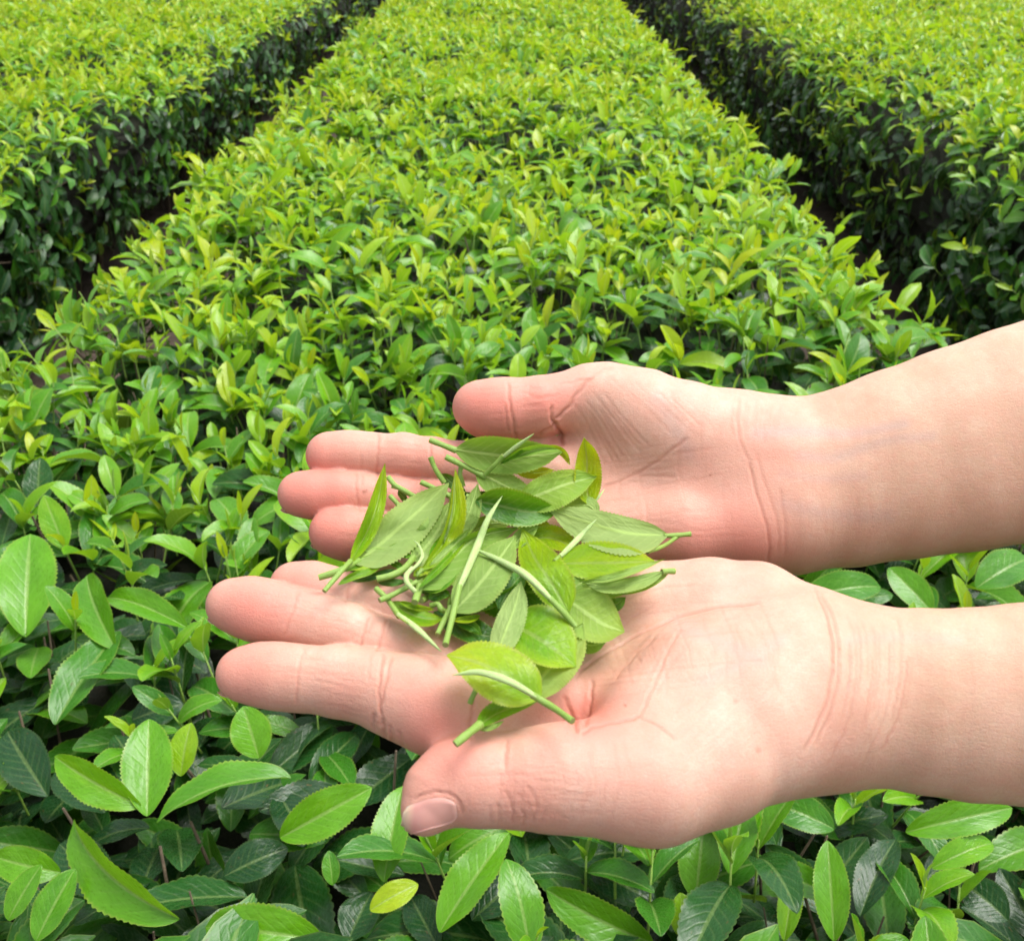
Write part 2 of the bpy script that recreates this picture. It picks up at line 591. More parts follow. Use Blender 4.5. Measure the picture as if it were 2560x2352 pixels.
def nail_patch(arm, parent, org, top, bot, mat, name='fingernail'):
    """A thumbnail seen from its side: a plate laid on the finger between two border lines (photo points, cuticle -> free edge)."""
    nu, nv = 30, 16
    t = np.linspace(0, 1, nu)
    def line(P):
        P = np.array(P, float)
        d = np.r_[0, np.cumsum(np.hypot(*np.diff(P, axis=0).T))]
        d /= d[-1]
        for _ in range(2):
            pass
        return np.stack([np.interp(t, d, P[:, 0]), np.interp(t, d, P[:, 1])], 1)
    a, b = line(top), line(bot)
    for _ in range(3):
        for L in (a, b):
            L[1:-1] = (L[:-2] + L[1:-1] * 2 + L[2:]) / 4
    v = np.linspace(0, 1, nv)
    XY = a[:, None] * (1 - v)[None, :, None] + b[:, None] * v[None, :, None]
    ray = np.stack([(XY[..., 0] - 1280) / FN, -(XY[..., 1] - 1176) / FN, -np.ones(XY.shape[:2])], -1).reshape(-1, 3)
    Z = np.full(len(ray), 0.22)
    for _ in range(40):
        d = arm.sdf(ray * Z[:, None])
        Z = np.minimum(Z + d * 0.8, 0.2625)
    Q = (ray * Z[:, None]).astype(np.float32)
    e = 0.0008
    G = np.stack([arm.sdf(Q + np.eye(3, dtype=np.float32)[i] * e) - arm.sdf(Q - np.eye(3, dtype=np.float32)[i] * e) for i in range(3)], 1)
    G /= np.linalg.norm(G, axis=1, keepdims=True) + 1e-9
    Q = Q - G * np.clip(arm.sdf(Q), 0, 0.003)[:, None]
    U, Vv = np.meshgrid(t, v, indexing='ij')
    edge = np.minimum(np.minimum(U / 0.16, Vv / 0.22), 1).ravel()
    edge = edge * edge * (3 - 2 * edge)
    lift = -0.00035 + 0.00085 * edge + 0.0004 * np.clip((U.ravel() - 0.8) / 0.2, 0, 1)
    Qt = Q + G * lift[:, None]
    Qb = Q + G * (lift - 0.0007)[:, None]
    n0 = nu * nv
    ids = np.arange(n0).reshape(nu, nv)
    q = np.stack([ids[:-1, :-1], ids[1:, :-1], ids[1:, 1:], ids[:-1, 1:]], -1).reshape(-1, 4)
    P = Qt.reshape(nu, nv, 3)
    nn = np.cross(P[15, 8] - P[14, 8], P[14, 9] - P[14, 8])
    if nn @ P[14, 8] > 0:
        q = q[:, ::-1]
    ring = np.concatenate([ids[:, 0], ids[-1, 1:], ids[-2::-1, -1], ids[0, -2:0:-1]])
    rim = np.stack([ring, np.roll(ring, -1), np.roll(ring, -1) + n0, ring + n0], 1)
    F = np.concatenate([q, q[:, ::-1] + n0, rim])
    uv = np.stack([U.ravel(), Vv.ravel()], 1)
    me = new_mesh(name, to_world(np.concatenate([Qt, Qb])) - np.array(org), F, np.full(len(F), 4), mat, uv=np.concatenate([uv, uv]))
    return link(name, me, parent)


def build_person():
    rng = np.random.default_rng(5)
    skin, nmat = skin_material(), nail_material()
    org = to_world(cam_pt(2500, 1450, 0.31))
    person = thing('person', "person's bare forearms held out with both palms open under a heap of picked shoots", 'person', tuple(org))
    vz = np.array([0, 0, 1.0])

    # ---- near hand (a left hand, thumb towards the viewer)
    B = Arm(lambda x, y: 0.290 - (min(max(y, 1350), 2120) - 1700) * 0.00010)
    fl = (np.array([0, 0.45, 0.89]), 0.80)
    B.chain('index', [(608, 1685, 67, 0), (650, 1685, 74, 0), (700, 1690, 79, 0.5), (758, 1696, 78, 0), (850, 1702, 87, 0), (931, 1717, 89, 0), (990, 1737, 99, -1), (1052, 1752, 112, -1), (1105, 1770, 118, -1), (1200, 1790, 112, -3), (1330, 1770, 100, -6)], (vz, 0.92))
    B.chain('middle', [(582, 1512, 66, 0), (625, 1519, 74, 0), (670, 1530, 76, 0), (735, 1548, 72, 0), (800, 1560, 72, 0), (868, 1581, 72, -1), (942, 1614, 72, -2), (1015, 1640, 76, -3), (1100, 1665, 82, -5), (1220, 1680, 90, -7), (1330, 1680, 95, -8)], (vz, 0.95))
    B.chain('ring', [(736, 1466, 62, -4), (780, 1474, 67, -4), (831, 1490, 68, -4), (900, 1508, 65, -4), (960, 1522, 66, -5), (1020, 1540, 67, -6), (1110, 1565, 72, -8), (1230, 1590, 85, -9), (1330, 1600, 90, -9)], (vz, 0.95))
    B.chain('little', [(962, 1462, 52, -10), (1010, 1468, 56, -10), (1080, 1478, 56, -10), (1150, 1492, 60, -10), (1250, 1512, 72, -10), (1350, 1520, 80, -9)], (vz, 0.95))
    B.chain('thumb', [(1061, 2030, 57, -3), (1090, 1985, 82, -1), (1138, 1955, 100, 0), (1190, 1950, 105, 1), (1225, 1949, 106, 1), (1268, 1957, 98, 0), (1325, 1947, 118, 1), (1400, 1943, 129, 1), (1480, 1943, 133, 1), (1560, 1950, 136, 0), (1640, 1958, 137, -1), (1760, 1900, 150, -4)])
    B.chain('palm', [(1230, 1770, 100, -6), (1500, 1740, 112, -9), (1760, 1740, 130, -7), (2010, 1740, 160, -6)], fl, 0.008)
    B.chain('palm', [(1240, 1680, 92, -8), (1500, 1660, 105, -11), (1760, 1660, 120, -10), (2010, 1690, 150, -6)], fl, 0.009)
    B.chain('palm', [(1250, 1600, 88, -9), (1500, 1580, 105, -10), (1760, 1580, 120, -10), (2000, 1650, 140, -7)], fl, 0.009)
    B.chain('palm', [(1300, 1518, 78, -9), (1420, 1508, 92, -8), (1600, 1510, 106, -7), (1780, 1512, 114, -6), (1890, 1524, 116, -6), (1990, 1585, 128, -6)], None, 0.009)
    B.chain('palm', [(1560, 1920, 120, -1), (1640, 1840, 160, -1), (1740, 1760, 185, -1), (1850, 1740, 190, -2), (1960, 1735, 190, -4)], (np.array([0, 0.3, 0.954]), 0.85), 0.010)
    B.chain('palm', [(1640, 1950, 138, -2), (1780, 1885, 158, -4), (1890, 1820, 175, -5), (2010, 1750, 200, -6)], None, 0.010)
    B.chain('palm', [(2010, 1738, 212, -6), (2090, 1732, 222, -6), (2180, 1737, 220, -6), (2319, 1752, 229, -5), (2435, 1760, 239, -5), (2560, 1759, 249, -4), (2800, 1750, 270, -3), (3100, 1730, 292, 0), (3500, 1700, 305, 2), (4250, 1650, 320, 6)], (vz, 0.74), 0.012)
    cb = [
        ([(763, 1617), (748, 1660), (743, 1700), (741, 1760)], 2.2, 0.35, 0.6), ([(770, 1617), (757, 1660)], 1.8, 0.2, 0.4),
        ([(960, 1632), (949, 1693), (947, 1741), (952, 1790)], 2.4, 0.45, 0.9), ([(980, 1640), (964, 1704), (952, 1765)], 2.4, 0.4, 0.8), ([(932, 1630), (923, 1667), (921, 1700)], 2.2, 0.2, 0.4),
        ([(934, 1822), (932, 1800), (936, 1785)], 5, 0.9, 0.2), ([(963, 1842), (958, 1815), (956, 1795)], 5, 0.9, 0.3), ([(984, 1856), (978, 1835), (974, 1815)], 4, 0.6, 0.2), ([(1010, 1866), (1004, 1850), (998, 1830)], 4, 0.5, 0.2),
        ([(750, 1475), (728, 1535), (710, 1590)], 2.2, 0.35, 0.6), ([(742, 1475), (722, 1530)], 2.0, 0.2, 0.3),
        ([(922, 1540), (908, 1586), (901, 1615)], 2.2, 0.35, 0.7), ([(934, 1545), (918, 1590)], 2.0, 0.25, 0.5), ([(967, 1545), (953, 1590), (942, 1630)], 2.4, 0.4, 0.8), ([(978, 1550), (962, 1600)], 2.0, 0.2, 0.4),
        ([(876, 1440), (872, 1468), (864, 1505)], 2.0, 0.35, 0.6), ([(884, 1445), (879, 1475)], 2.0, 0.2, 0.4),
        ([(1184, 1755), (1180, 1775), (1173, 1822), (1176, 1850)], 3.0, 0.4, 0.8),
        ([(1268, 1848), (1266, 1870), (1262, 1890), (1260, 1915)], 4.5, 0.7, 0.45), ([(1260, 1880), (1240, 1910), (1205, 1925)], 3.5, 0.15, 0.1),
        ([(1262, 1975), (1274, 1997), (1283, 2026), (1280, 2056)], 3.4, 0.42, 0.45), ([(1318, 1965), (1335, 1990), (1344, 2020), (1332, 2052)], 3.4, 0.34, 0.4), ([(1302, 2020), (1312, 2040), (1306, 2066)], 3.0, 0.4, 0.3), ([(1296, 1985), (1310, 2005)], 2.5, 0.25, 0.3), ([(1036, 1996), (1072, 1981), (1110, 1979), (1138, 1990), (1153, 2012), (1155, 2034)], 4.0, 0.7, 0.35), ([(1243, 2005), (1250, 2060)], 4.0, 0.4, 0.2), ([(1222, 2010), (1226, 2058)], 4.0, 0.3, 0.1), ([(1362, 2020), (1352, 2060)], 3.0, 0.3, 0.3),
        ([(1455, 1835), (1475, 1818), (1517, 1809), (1571, 1800), (1600, 1790)], 3.5, 0.6, 0.75), ([(1412, 1740), (1424, 1772), (1436, 1800), (1440, 1830)], 5.0, 0.9, 0.7), ([(1480, 1700), (1478, 1740), (1472, 1780), (1462, 1815)], 5.0, 0.8, 0.45),
        ([(1440, 1695), (1465, 1662), (1558, 1606), (1667, 1552), (1776, 1519), (1900, 1509)], 3.0, 0.5, 0.6), ([(1600, 1790), (1620, 1740), (1640, 1700), (1667, 1629), (1700, 1572)], 4.0, 0.4, 0.35), ([(1535, 1700), (1575, 1650), (1640, 1590)], 3.0, 0.3, 0.4), ([(1500, 1610), (1560, 1560), (1640, 1510)], 3.0, 0.25, 0.3), ([(1560, 1500), (1640, 1470), (1740, 1462)], 3, 0.2, 0.3), ([(1600, 1795), (1640, 1810), (1690, 1850)], 3, 0.3, 0.6),
        ([(2035, 1470), (2068, 1540), (2082, 1620), (2080, 1690), (2060, 1780), (2010, 1880)], 3.5, 0.6, 0.7), ([(2050, 1480), (2090, 1560), (2100, 1660), (2085, 1760), (2040, 1860)], 3.0, 0.5, 0.6), 
    ]
    cb += family([(2060, 1490), (2110, 1580), (2118, 1676), (2100, 1790), (2040, 1910)], [(2290, 1545), (2285, 1660), (2265, 1790), (2190, 1950)][:1] + [(2290, 1600), (2285, 1690), (2262, 1800), (2190, 1950)], 15, rng, 2.1, 0.30, 0.50, jit=5, end=0.45)
    cb += family([(1300, 1900), (1400, 1905), (1470, 1930)], [(1310, 1990), (1400, 2000), (1480, 2010)], 12, rng, 1.7, 0.23, 0.38, end=0.4)
    cb += family([(1560, 1640), (1600, 1580), (1680, 1520)], [(1620, 1780), (1680, 1660), (1760, 1560)], 8, rng, 1.8, 0.25, 0.38, end=0.3)
    cb += family([(1650, 1780), (1750, 1700), (1900, 1600)], [(1760, 1960), (1880, 1850), (1990, 1720)], 22, rng, 1.6, 0.17, 0.22, end=0.35)
    cb += family([(760, 1570), (840, 1580), (900, 1600)], [(770, 1510), (860, 1530), (920, 1560)], 8, rng, 1.5, 0.19, 0.38, end=0.3)
    cb += family([(790, 1640), (850, 1650), (920, 1660)], [(780, 1760), (850, 1770), (930, 1785)], 9, rng, 1.5, 0.19, 0.30, end=0.4)
    # a net of fine lines over palm, thumb and fingers
    cb += family([(1480, 1560), (1500, 1640), (1530, 1740)], [(1900, 1480), (1960, 1600), (1980, 1760)], 26, rng, 1.7, 0.21, 0.45, jit=12, end=0.6)
    cb += family([(1400, 1520), (1640, 1500), (1900, 1480)], [(1480, 1760), (1680, 1720), (1960, 1700)], 22, rng, 1.7, 0.19, 0.42, jit=12, end=0.6)
    cb += family([(1080, 1890), (1250, 1880), (1500, 1860)], [(1180, 2040), (1350, 2050), (1560, 2060)], 26, rng, 1.6, 0.19, 0.42, jit=10, end=0.7)
    cb += family([(1180, 1870), (1190, 1960), (1180, 2040)], [(1560, 1840), (1590, 1950), (1560, 2060)], 22, rng, 1.6, 0.19, 0.39, jit=10, end=0.6)
    cb += family([(620, 1630), (800, 1640), (1060, 1680)], [(640, 1740), (820, 1770), (1060, 1850)], 22, rng, 1.5, 0.15, 0.33, jit=6, end=0.8)
    cb += family([(600, 1470), (760, 1500), (1000, 1600)], [(620, 1570), (780, 1590), (1000, 1660)], 18, rng, 1.5, 0.15, 0.33, jit=6, end=0.8)
    cb += family([(2120, 1530), (2130, 1700), (2100, 1930)], [(2480, 1540), (2500, 1740), (2480, 1960)], 15, rng, 1.6, 0.06, 0.12, jit=12, end=0.7)
    bb = [(600, 1520, 80, 0.55), (640, 1500, 40, 0.25), (600, 1690, 75, 0.5), (760, 1440, 60, 0.5), (860, 1720, 45, 0.25), (1090, 1930, 90, 0.45), (1060, 1720, 60, 0.30), (1160, 1840, 60, 0.35), (1500, 1800, 55, 0.45), (1290, 1900, 70, 0.15), (1580, 1860, 90, 0.25), (1380, 1760, 70, 0.35), (1460, 1780, 40, 0.35), (700, 1545, 30, 0.2), (2100, 1830, 60, 0.15), (1300, 2000, 60, 0.25), (1060, 1800, 60, 0.25), (960, 1570, 40, 0.15), (1850, 1440, 60, 0.2), (930, 1420, 40, 0.4)]
    build_arm(B, 'arm', cb, bb, [(1839, 1752, 5, 0.3), (1563, 1763, 3.0, 0.6), (1896, 1874, 5, 0.25)], 0.00105, person, skin, (1850, 2350), [([(1690, 1560), (1790, 1600), (1900, 1650)], 16, 0.3), ([(1760, 1700), (1850, 1660), (1950, 1600)], 14, 0.25), ([(2120, 1600), (2250, 1590), (2400, 1600)], 10, 0.2), ([(1180, 1840), (1300, 1810), (1400, 1800)], 12, 0.15)])
    # nails of the near hand
    nail_patch(B, person, org, [(1147, 2014), (1132, 1996), (1108, 1985), (1072, 1987), (1034, 2002), (1018, 2016)], [(1149, 2030), (1140, 2047), (1112, 2058), (1075, 2068), (1036, 2080), (1003, 2086)], nmat)
    for g in ('index', 'middle', 'ring'):
        ch = B.groups[g][0][0]
        tip, r = ch[0]
        ax = tip - ch[2][0]
        ax /= np.linalg.norm(ax)
        dors = np.array([0.0, -0.75, -0.66])
        nail(B, person, org, tip + ax * (r * 0.93) + dors * r * 0.35, ax, dors, 0.011, 0.0105, 0.0003, nmat)

    # ---- far hand (a right hand, thumb away from the viewer)
    T = Arm(lambda x, y: 0.362 - (min(max(y, 900), 1450) - 1180) * 0.00003)
    T.chain('index', [(824, 1138, 59, 0), (865, 1136, 56, 0), (905, 1137, 54, 0), (944, 1138, 51, 0), (1008, 1142, 57, 0), (1083, 1153, 57, 0), (1150, 1165, 58, -1), (1230, 1180, 63, -2), (1340, 1190, 78, -4)])
    T.chain('middle', [(752, 1235, 57, 3), (790, 1237, 58, 3), (850, 1236, 58, 3), (903, 1237, 53, 2), (983, 1248, 56, 1), (1080, 1255, 57, 0), (1180, 1260, 62, -2), (1340, 1265, 78, -5)])
    T.chain('ring', [(834, 1330, 61, 7), (870, 1335, 64, 7), (920, 1343, 63, 6), (975, 1348, 60, 5), (1060, 1350, 60, 3), (1180, 1342, 66, 0), (1340, 1335, 76, -4)])
    T.chain('little', [(1010, 1400, 44, 4), (1060, 1398, 48, 4), (1130, 1394, 49, 3), (1220, 1388, 55, 1), (1340, 1380, 68, -2)])
    T.chain('thumb', [(1196, 1018, 65, 8), (1228, 1022, 71, 8), (1262, 1021, 71.5, 8), (1284, 1020, 69, 8), (1350, 1013, 70, 8), (1410, 1000, 65, 7), (1468, 985, 69, 6), (1520, 990, 78, 5), (1600, 1020, 95, 3)])
    pf = (vz, 0.85)
    T.chain('palm', [(1340, 1190, 78, -5), (1600, 1150, 100, -5), (1860, 1140, 125, -3)], pf, 0.008)
    T.chain('palm', [(1340, 1260, 78, -6), (1600, 1220, 100, -7), (1860, 1195, 120, -4)], pf, 0.008)
    T.chain('palm', [(1340, 1330, 78, -5), (1600, 1280, 108, -5), (1860, 1250, 125, -3)], pf, 0.008)
    T.chain('palm', [(1340, 1378, 66, -3), (1500, 1345, 86, 0), (1700, 1318, 114, 1), (1850, 1300, 122, 0), (1940, 1280, 135, -2)], None, 0.009)
    T.chain('palm', [(1500, 1010, 84, 4), (1600, 1045, 110, 5), (1700, 1085, 132, 5), (1800, 1120, 138, 2), (1880, 1150, 145, -1)], pf, 0.009)
    T.chain('palm', [(1860, 1195, 188, -3), (1925, 1213, 206, -3), (1990, 1213, 211, -3), (2116, 1195, 222, -2), (2262, 1158, 239, 0), (2407, 1123, 256, 2), (2560, 1085, 270, 4), (2850, 1010, 292, 6), (3200, 910, 305, 10), (3900, 700, 325, 22)], (vz, 0.70), 0.012)
    ct = [
        ([(946, 1080), (946, 1125), (942, 1149), (943, 1190)], 2.0, 0.40, 0.8), ([(901, 1130), (903, 1180)], 2.0, 0.2, 0.4), ([(1078, 1098), (1076, 1142), (1078, 1170)], 2.0, 0.35, 0.7), ([(1112, 1110), (1113, 1160)], 2.0, 0.25, 0.5),
        ([(891, 1182), (890, 1224), (894, 1250), (899, 1275)], 2.0, 0.35, 0.7), ([(905, 1185), (906, 1215)], 2.0, 0.25, 0.5), ([(1050, 1200), (1050, 1245)], 2.0, 0.3, 0.6),
        ([(1270, 955), (1273, 1005), (1282, 1047), (1290, 1095)], 2.6, 0.55, 0.9), ([(1263, 1011), (1266, 1047), (1270, 1080)], 2.2, 0.4, 0.7),
        ([(1379, 1015), (1377, 1041), (1382, 1056)], 3.0, 0.7, 0.8), ([(1386, 1050), (1422, 1020), (1443, 981), (1479, 943)], 3.5, 0.8, 0.75), ([(1384, 1052), (1394, 1072), (1402, 1082), (1404, 1110)], 5.0, 1.2, 0.7), ([(1345, 1086), (1380, 1068), (1392, 1058)], 4.0, 0.9, 0.6),
        ([(1479, 943), (1500, 926), (1530, 918)], 2.5, 0.3, 0.3), ([(1395, 960), (1430, 955), (1479, 945)], 2.2, 0.25, 0.5), ([(1320, 985), (1350, 1000), (1400, 985)], 2.0, 0.2, 0.4), ([(1325, 960), (1322, 985)], 2.0, 0.2, 0.3),
        ([(1505, 1219), (1566, 1196), (1622, 1169), (1682, 1122), (1720, 1095)], 2.6, 0.4, 0.7), ([(1592, 1190), (1640, 1190), (1691, 1193)], 2.4, 0.3, 0.5), ([(1700, 1200), (1690, 1140), (1720, 1080)], 2.2, 0.15, 0.3),
        ([(1872, 1150), (1888, 1228), (1909, 1287), (1924, 1345), (1920, 1410)], 2.6, 0.4, 0.75), ([(1890, 1130), (1905, 1190), (1930, 1260), (1948, 1320), (1945, 1380)], 2.4, 0.25, 0.4), ([(1949, 1220), (1964, 1316), (1962, 1390)], 2.4, 0.25, 0.45),
        ([(1850, 990), (1841, 1060), (1855, 1120), (1872, 1150)], 2.4, 0.35, 0.5), ([(1880, 1100), (1950, 1115), (2030, 1110), (2120, 1095), (2220, 1080)], 24, -0.30, 0.0), ([(1890, 1150), (1980, 1150), (2100, 1135), (2200, 1128)], 20, 0.12, 0.0),
        ([(1555, 1300), (1640, 1300), (1760, 1330)], 2.2, 0.12, 0.2), ([(1600, 1200), (1620, 1290), (1610, 1380)], 2.2, 0.12, 0.2),
    ]
    ct += family([(1430, 1010), (1461, 1050), (1485, 1110), (1518, 1185)], [(1488, 950), (1548, 1029), (1607, 1095), (1668, 1150)], 9, rng, 2.8, 0.22, 0.22, jit=5, end=0.25)
    ct += family([(1410, 1075), (1435, 1110), (1450, 1160), (1470, 1210)], [(1445, 1040), (1470, 1080), (1500, 1140), (1520, 1190)], 4, rng, 2.2, 0.14, 0.16, jit=5)
    ct += family([(1500, 935), (1580, 1010), (1680, 1090)], [(1660, 950), (1740, 1020), (1810, 1090)], 13, rng, 1.8, 0.19, 0.30, end=0.35)
    ct += family([(1830, 1000), (1822, 1060), (1838, 1120)], [(1960, 1005), (1948, 1060), (1940, 1110)], 12, rng, 1.8, 0.2, 0.45, end=0.4)
    ct += family([(1940, 1210), (1960, 1300), (1955, 1390)], [(2180, 1230), (2190, 1300), (2180, 1380)], 10, rng, 1.8, 0.15, 0.30, end=0.35)
    ct += family([(1295, 965), (1340, 970), (1400, 965)], [(1300, 1060), (1340, 1060), (1375, 1040)], 8, rng, 1.6, 0.23, 0.38, end=0.4)
    ct += family([(955, 1100), (1000, 1105), (1070, 1112)], [(955, 1180), (1000, 1185), (1060, 1190)], 8, rng, 1.4, 0.19, 0.38, end=0.4)
    ct += family([(1420, 1110), (1560, 1100), (1800, 1060)], [(1480, 1400), (1640, 1380), (1880, 1360)], 34, rng, 1.6, 0.19, 0.42, jit=12, end=0.7)
    ct += family([(1480, 960), (1500, 1150), (1500, 1380)], [(1850, 1020), (1840, 1180), (1860, 1380)], 24, rng, 1.6, 0.12, 0.25, jit=12, end=0.7)
    ct += family([(1150, 970), (1250, 965), (1400, 955)], [(1170, 1070), (1260, 1080), (1380, 1050)], 12, rng, 1.4, 0.17, 0.39, jit=6, end=0.7)
    ct += family([(790, 1100), (900, 1105), (1080, 1110)], [(800, 1380), (900, 1385), (1080, 1380)], 26, rng, 1.4, 0.13, 0.33, jit=6, end=0.8)
    ct += family([(1950, 1020), (1960, 1200), (1960, 1400)], [(2400, 900), (2420, 1100), (2400, 1360)], 18, rng, 1.6, 0.06, 0.12, jit=14, end=0.7)
    bt = [(810, 1140, 70, 0.5), (745, 1240, 80, 0.6), (840, 1230, 50, 0.35), (830, 1340, 75, 0.65), (920, 1370, 50, 0.4), (1180, 1020, 75, 0.6), (1230, 1060, 60, 0.35), (1310, 1050, 70, 0.4), (1370, 975, 50, 0.4), (1410, 990, 40, 0.35), (1010, 1170, 60, 0.4), (1100, 1180, 60, 0.35), (1000, 1260, 60, 0.3), (1840, 1330, 90, 0.5), (1900, 1400, 60, 0.35), (1680, 1400, 80, 0.4), (1500, 1400, 80, 0.45), (1940, 1110, 60, 0.25), (1400, 1090, 30, 0.4), (1480, 1200, 50, 0.2), (1950, 1060, 50, 0.15)]
    build_arm(T, 'arm', ct, bt, [(910, 1229, 3.2, 0.75), (916, 1226, 2.5, 0.6), (1776, 1188, 2.0, 0.6)], 0.00115, person, skin, (1750, 2250), [([(1890, 1085), (1990, 1075), (2120, 1090), (2260, 1060)], 11, 0.45), ([(2000, 1140), (2090, 1150), (2200, 1100), (2330, 1090)], 10, 0.35), ([(1960, 1260), (2080, 1290), (2220, 1290)], 14, 0.3), ([(1640, 1000), (1690, 1060), (1720, 1130)], 14, 0.3), ([(1960, 1180), (2060, 1200), (2160, 1190)], 9, 0.25)])
    for g, dv in (('index', (0, -0.35, -0.93)), ('middle', (0, -0.6, -0.8)), ('ring', (0, -0.55, -0.83)), ('thumb', (0.1, 0.5, -0.86))):
        ch = T.groups[g][0][0]
        tip, r = ch[0]
        ax = tip - ch[2][0]
        ax /= np.linalg.norm(ax)
        dors = np.array(dv, float)
        nail(T, person, org, tip + ax * (r * (0.72 if g == 'thumb' else 0.93)) + dors * r * 0.35, ax, dors, 0.011, 0.0105, 0.0003, nmat)
    return B, T, person
# ------------------------------------------------------------------ leaf, stem, bud materials
LEAF_RAMP = [(0.0, (0.410, 0.480, 0.007)), (0.16, (0.310, 0.500, 0.010)), (0.34, (0.130, 0.360, 0.010)), (0.55, (0.042, 0.180, 0.011)), (0.78, (0.015, 0.076, 0.012)), (1.0, (0.008, 0.038, 0.012))]


def leaf_material(name, downy=False):
    t = NT(name)
    age, pale, rnd = t.attr('age'), t.attr('pale'), t.attr('rnd')
    uvn = t.n('TexCoord').outputs['UV']
    sep = t.n('SeparateXYZ')
    t.l(uvn, sep.inputs[0])
    u, v = sep.outputs['X'], sep.outputs['Y']
    av = t.math('ABSOLUTE', t.math('SUBTRACT', t.math('MULTIPLY', v, 2.0), 1.0))   # 0 at the midrib, 1 at the margin
    off = t.n('CombineXYZ')
    t.l(t.math('MULTIPLY', rnd, 37.0), off.inputs['X'])
    t.l(t.math('MULTIPLY', rnd, 11.0), off.inputs['Z'])
    vec = t.n('VectorMath', operation='ADD')
    t.l(uvn, vec.inputs[0])
    t.l(off.outputs[0], vec.inputs[1])
    blot = t.n('TexNoise', Scale=2.2, Detail=3.0)
    fine = t.n('TexNoise', Scale=26.0, Detail=3.0, Roughness=0.65)
    t.l(vec.outputs[0], blot.inputs['Vector'])
    t.l(vec.outputs[0], fine.inputs['Vector'])
    a2 = t.math('ADD', age, t.math('MULTIPLY', t.math('SUBTRACT', blot.outputs['Fac'], 0.5), 0.30 if downy else 0.20))
    col = t.ramp(a2, LEAF_RAMP)
    if downy:                                     # young leaves yellow towards tip and margin
        a2 = t.math('SUBTRACT', a2, t.math('ADD', t.math('MULTIPLY', t.maprange(u, 0.25, 1.0), 0.12), t.math('MULTIPLY', t.maprange(av, 0.4, 1.0), 0.07)))
        a2 = t.math('ADD', a2, 0.13)
        col = t.ramp(a2, LEAF_RAMP)
    # side veins leave the midrib at an angle
    ph = t.math('ADD', t.math('MULTIPLY', u, 9.0), t.math('MULTIPLY', av, -2.2))
    ph = t.math('ADD', ph, t.math('MULTIPLY', blot.outputs['Fac'], 1.0))
    vein = t.math('POWER', t.math('ABSOLUTE', t.math('SINE', t.math('MULTIPLY', ph, math.pi))), 14.0)
    vein = t.math('MULTIPLY', vein, t.maprange(av, 0.55, 0.95, 1.0, 0.0))
    mid = t.maprange(av, 0.045, 0.11, 1.0, 0.0, True)
    light = t.mix(0.5, col, (0.36, 0.48, 0.15))
    col = t.mix(t.math('MULTIPLY', vein, 0.26 if downy else 0.12), col, light)
    col = t.mix(t.math('MULTIPLY', mid, t.maprange(age, 0.3, 0.9, 0.85, 0.28)), col, light)
    edge = t.math('MULTIPLY', t.maprange(av, 0.86 if downy else 0.90, 0.99, 0.0, 0.75 if downy else 0.55, True), t.maprange(age, 0.45, 0.85, 1.0, 0.15))
    col = t.mix(edge, col, t.mix(0.6, col, (0.40, 0.42, 0.08)))
    if not downy:                                 # specks and browned bites on old leaves
        sp = t.n('TexNoise', Scale=11.0, Detail=2.0)
        t.l(vec.outputs[0], sp.inputs['Vector'])
        sm = t.math('MULTIPLY', t.maprange(sp.outputs['Fac'], 0.68, 0.74), t.maprange(age, 0.4, 0.8, 0.15, 0.7))
        col = t.mix(sm, col, (0.11, 0.07, 0.025))
    mott = t.maprange(fine.outputs['Fac'], 0.3, 0.75, 0.72 if downy else 0.82, 0.98 if downy else 1.12)
    col = t.mix(1.0, col, mott, 'MULTIPLY')
    # paler lower side
    back = t.n('NewGeometry').outputs['Backfacing']
    under = t.mix(0.55, col, (0.250, 0.400, 0.070))
    under = t.mix(pale, under, (0.345, 0.450, 0.170))
    lightb = t.mix(0.65, under, (0.46, 0.62, 0.22))
    under = t.mix(t.math('MULTIPLY', vein, 0.22), under, lightb)
    under = t.mix(t.math('MULTIPLY', mid, 0.95), under, (0.40, 0.57, 0.17))
    col2 = t.mix(back, col, under)
    hgt = t.math('ADD', t.math('MULTIPLY', vein, -0.10 if downy else -0.22), t.math('MULTIPLY', fine.outputs['Fac'], 0.25))
    bl = t.n('TexNoise', Scale=7.0, Detail=1.0)
    t.l(vec.outputs[0], bl.inputs['Vector'])
    hgt = t.math('ADD', hgt, t.math('MULTIPLY', bl.outputs['Fac'], 1.1))
    bump = t.n('Bump', Strength=0.55, Distance=0.0009)
    t.l(hgt, bump.inputs['Height'])
    p = t.n('BsdfPrincipled')
    t.l(col2, p.inputs['Base Color'])
    t.l(bump.outputs[0], p.inputs['Normal'])
    rgh = t.math('ADD', t.maprange(age, 0.2, 0.9, 0.34 if downy else 0.31, 0.27), t.math('MULTIPLY', back, 0.28))
    rgh = t.math('ADD', rgh, t.math('MULTIPLY', t.math('SUBTRACT', fine.outputs['Fac'], 0.5), 0.2))
    t.l(rgh, p.inputs['Roughness'])
    spec = t.math('SUBTRACT', t.maprange(age, 0.25, 0.9, 0.36 if downy else 0.46, 0.27), t.math('MULTIPLY', back, 0.2))
    t.l(spec, p.inputs['Specular IOR Level'])
    tr = t.n('BsdfTranslucent')
    tc = t.mix(1.0, t.mix(0.25, col, (0.45, 0.55, 0.02)), (1.15, 1.15, 0.8), 'MULTIPLY')
    t.l(tc, tr.inputs['Color'])
    ms = t.n('MixShader')
    t.l(t.maprange(age, 0.25, 1.0, 0.42, 0.10), ms.inputs['Fac'])
    t.l(p.outputs[0], ms.inputs[1])
    t.l(tr.outputs[0], ms.inputs[2])
    t.l(ms.outputs[0], t.out.inputs['Surface'])
    return t.m


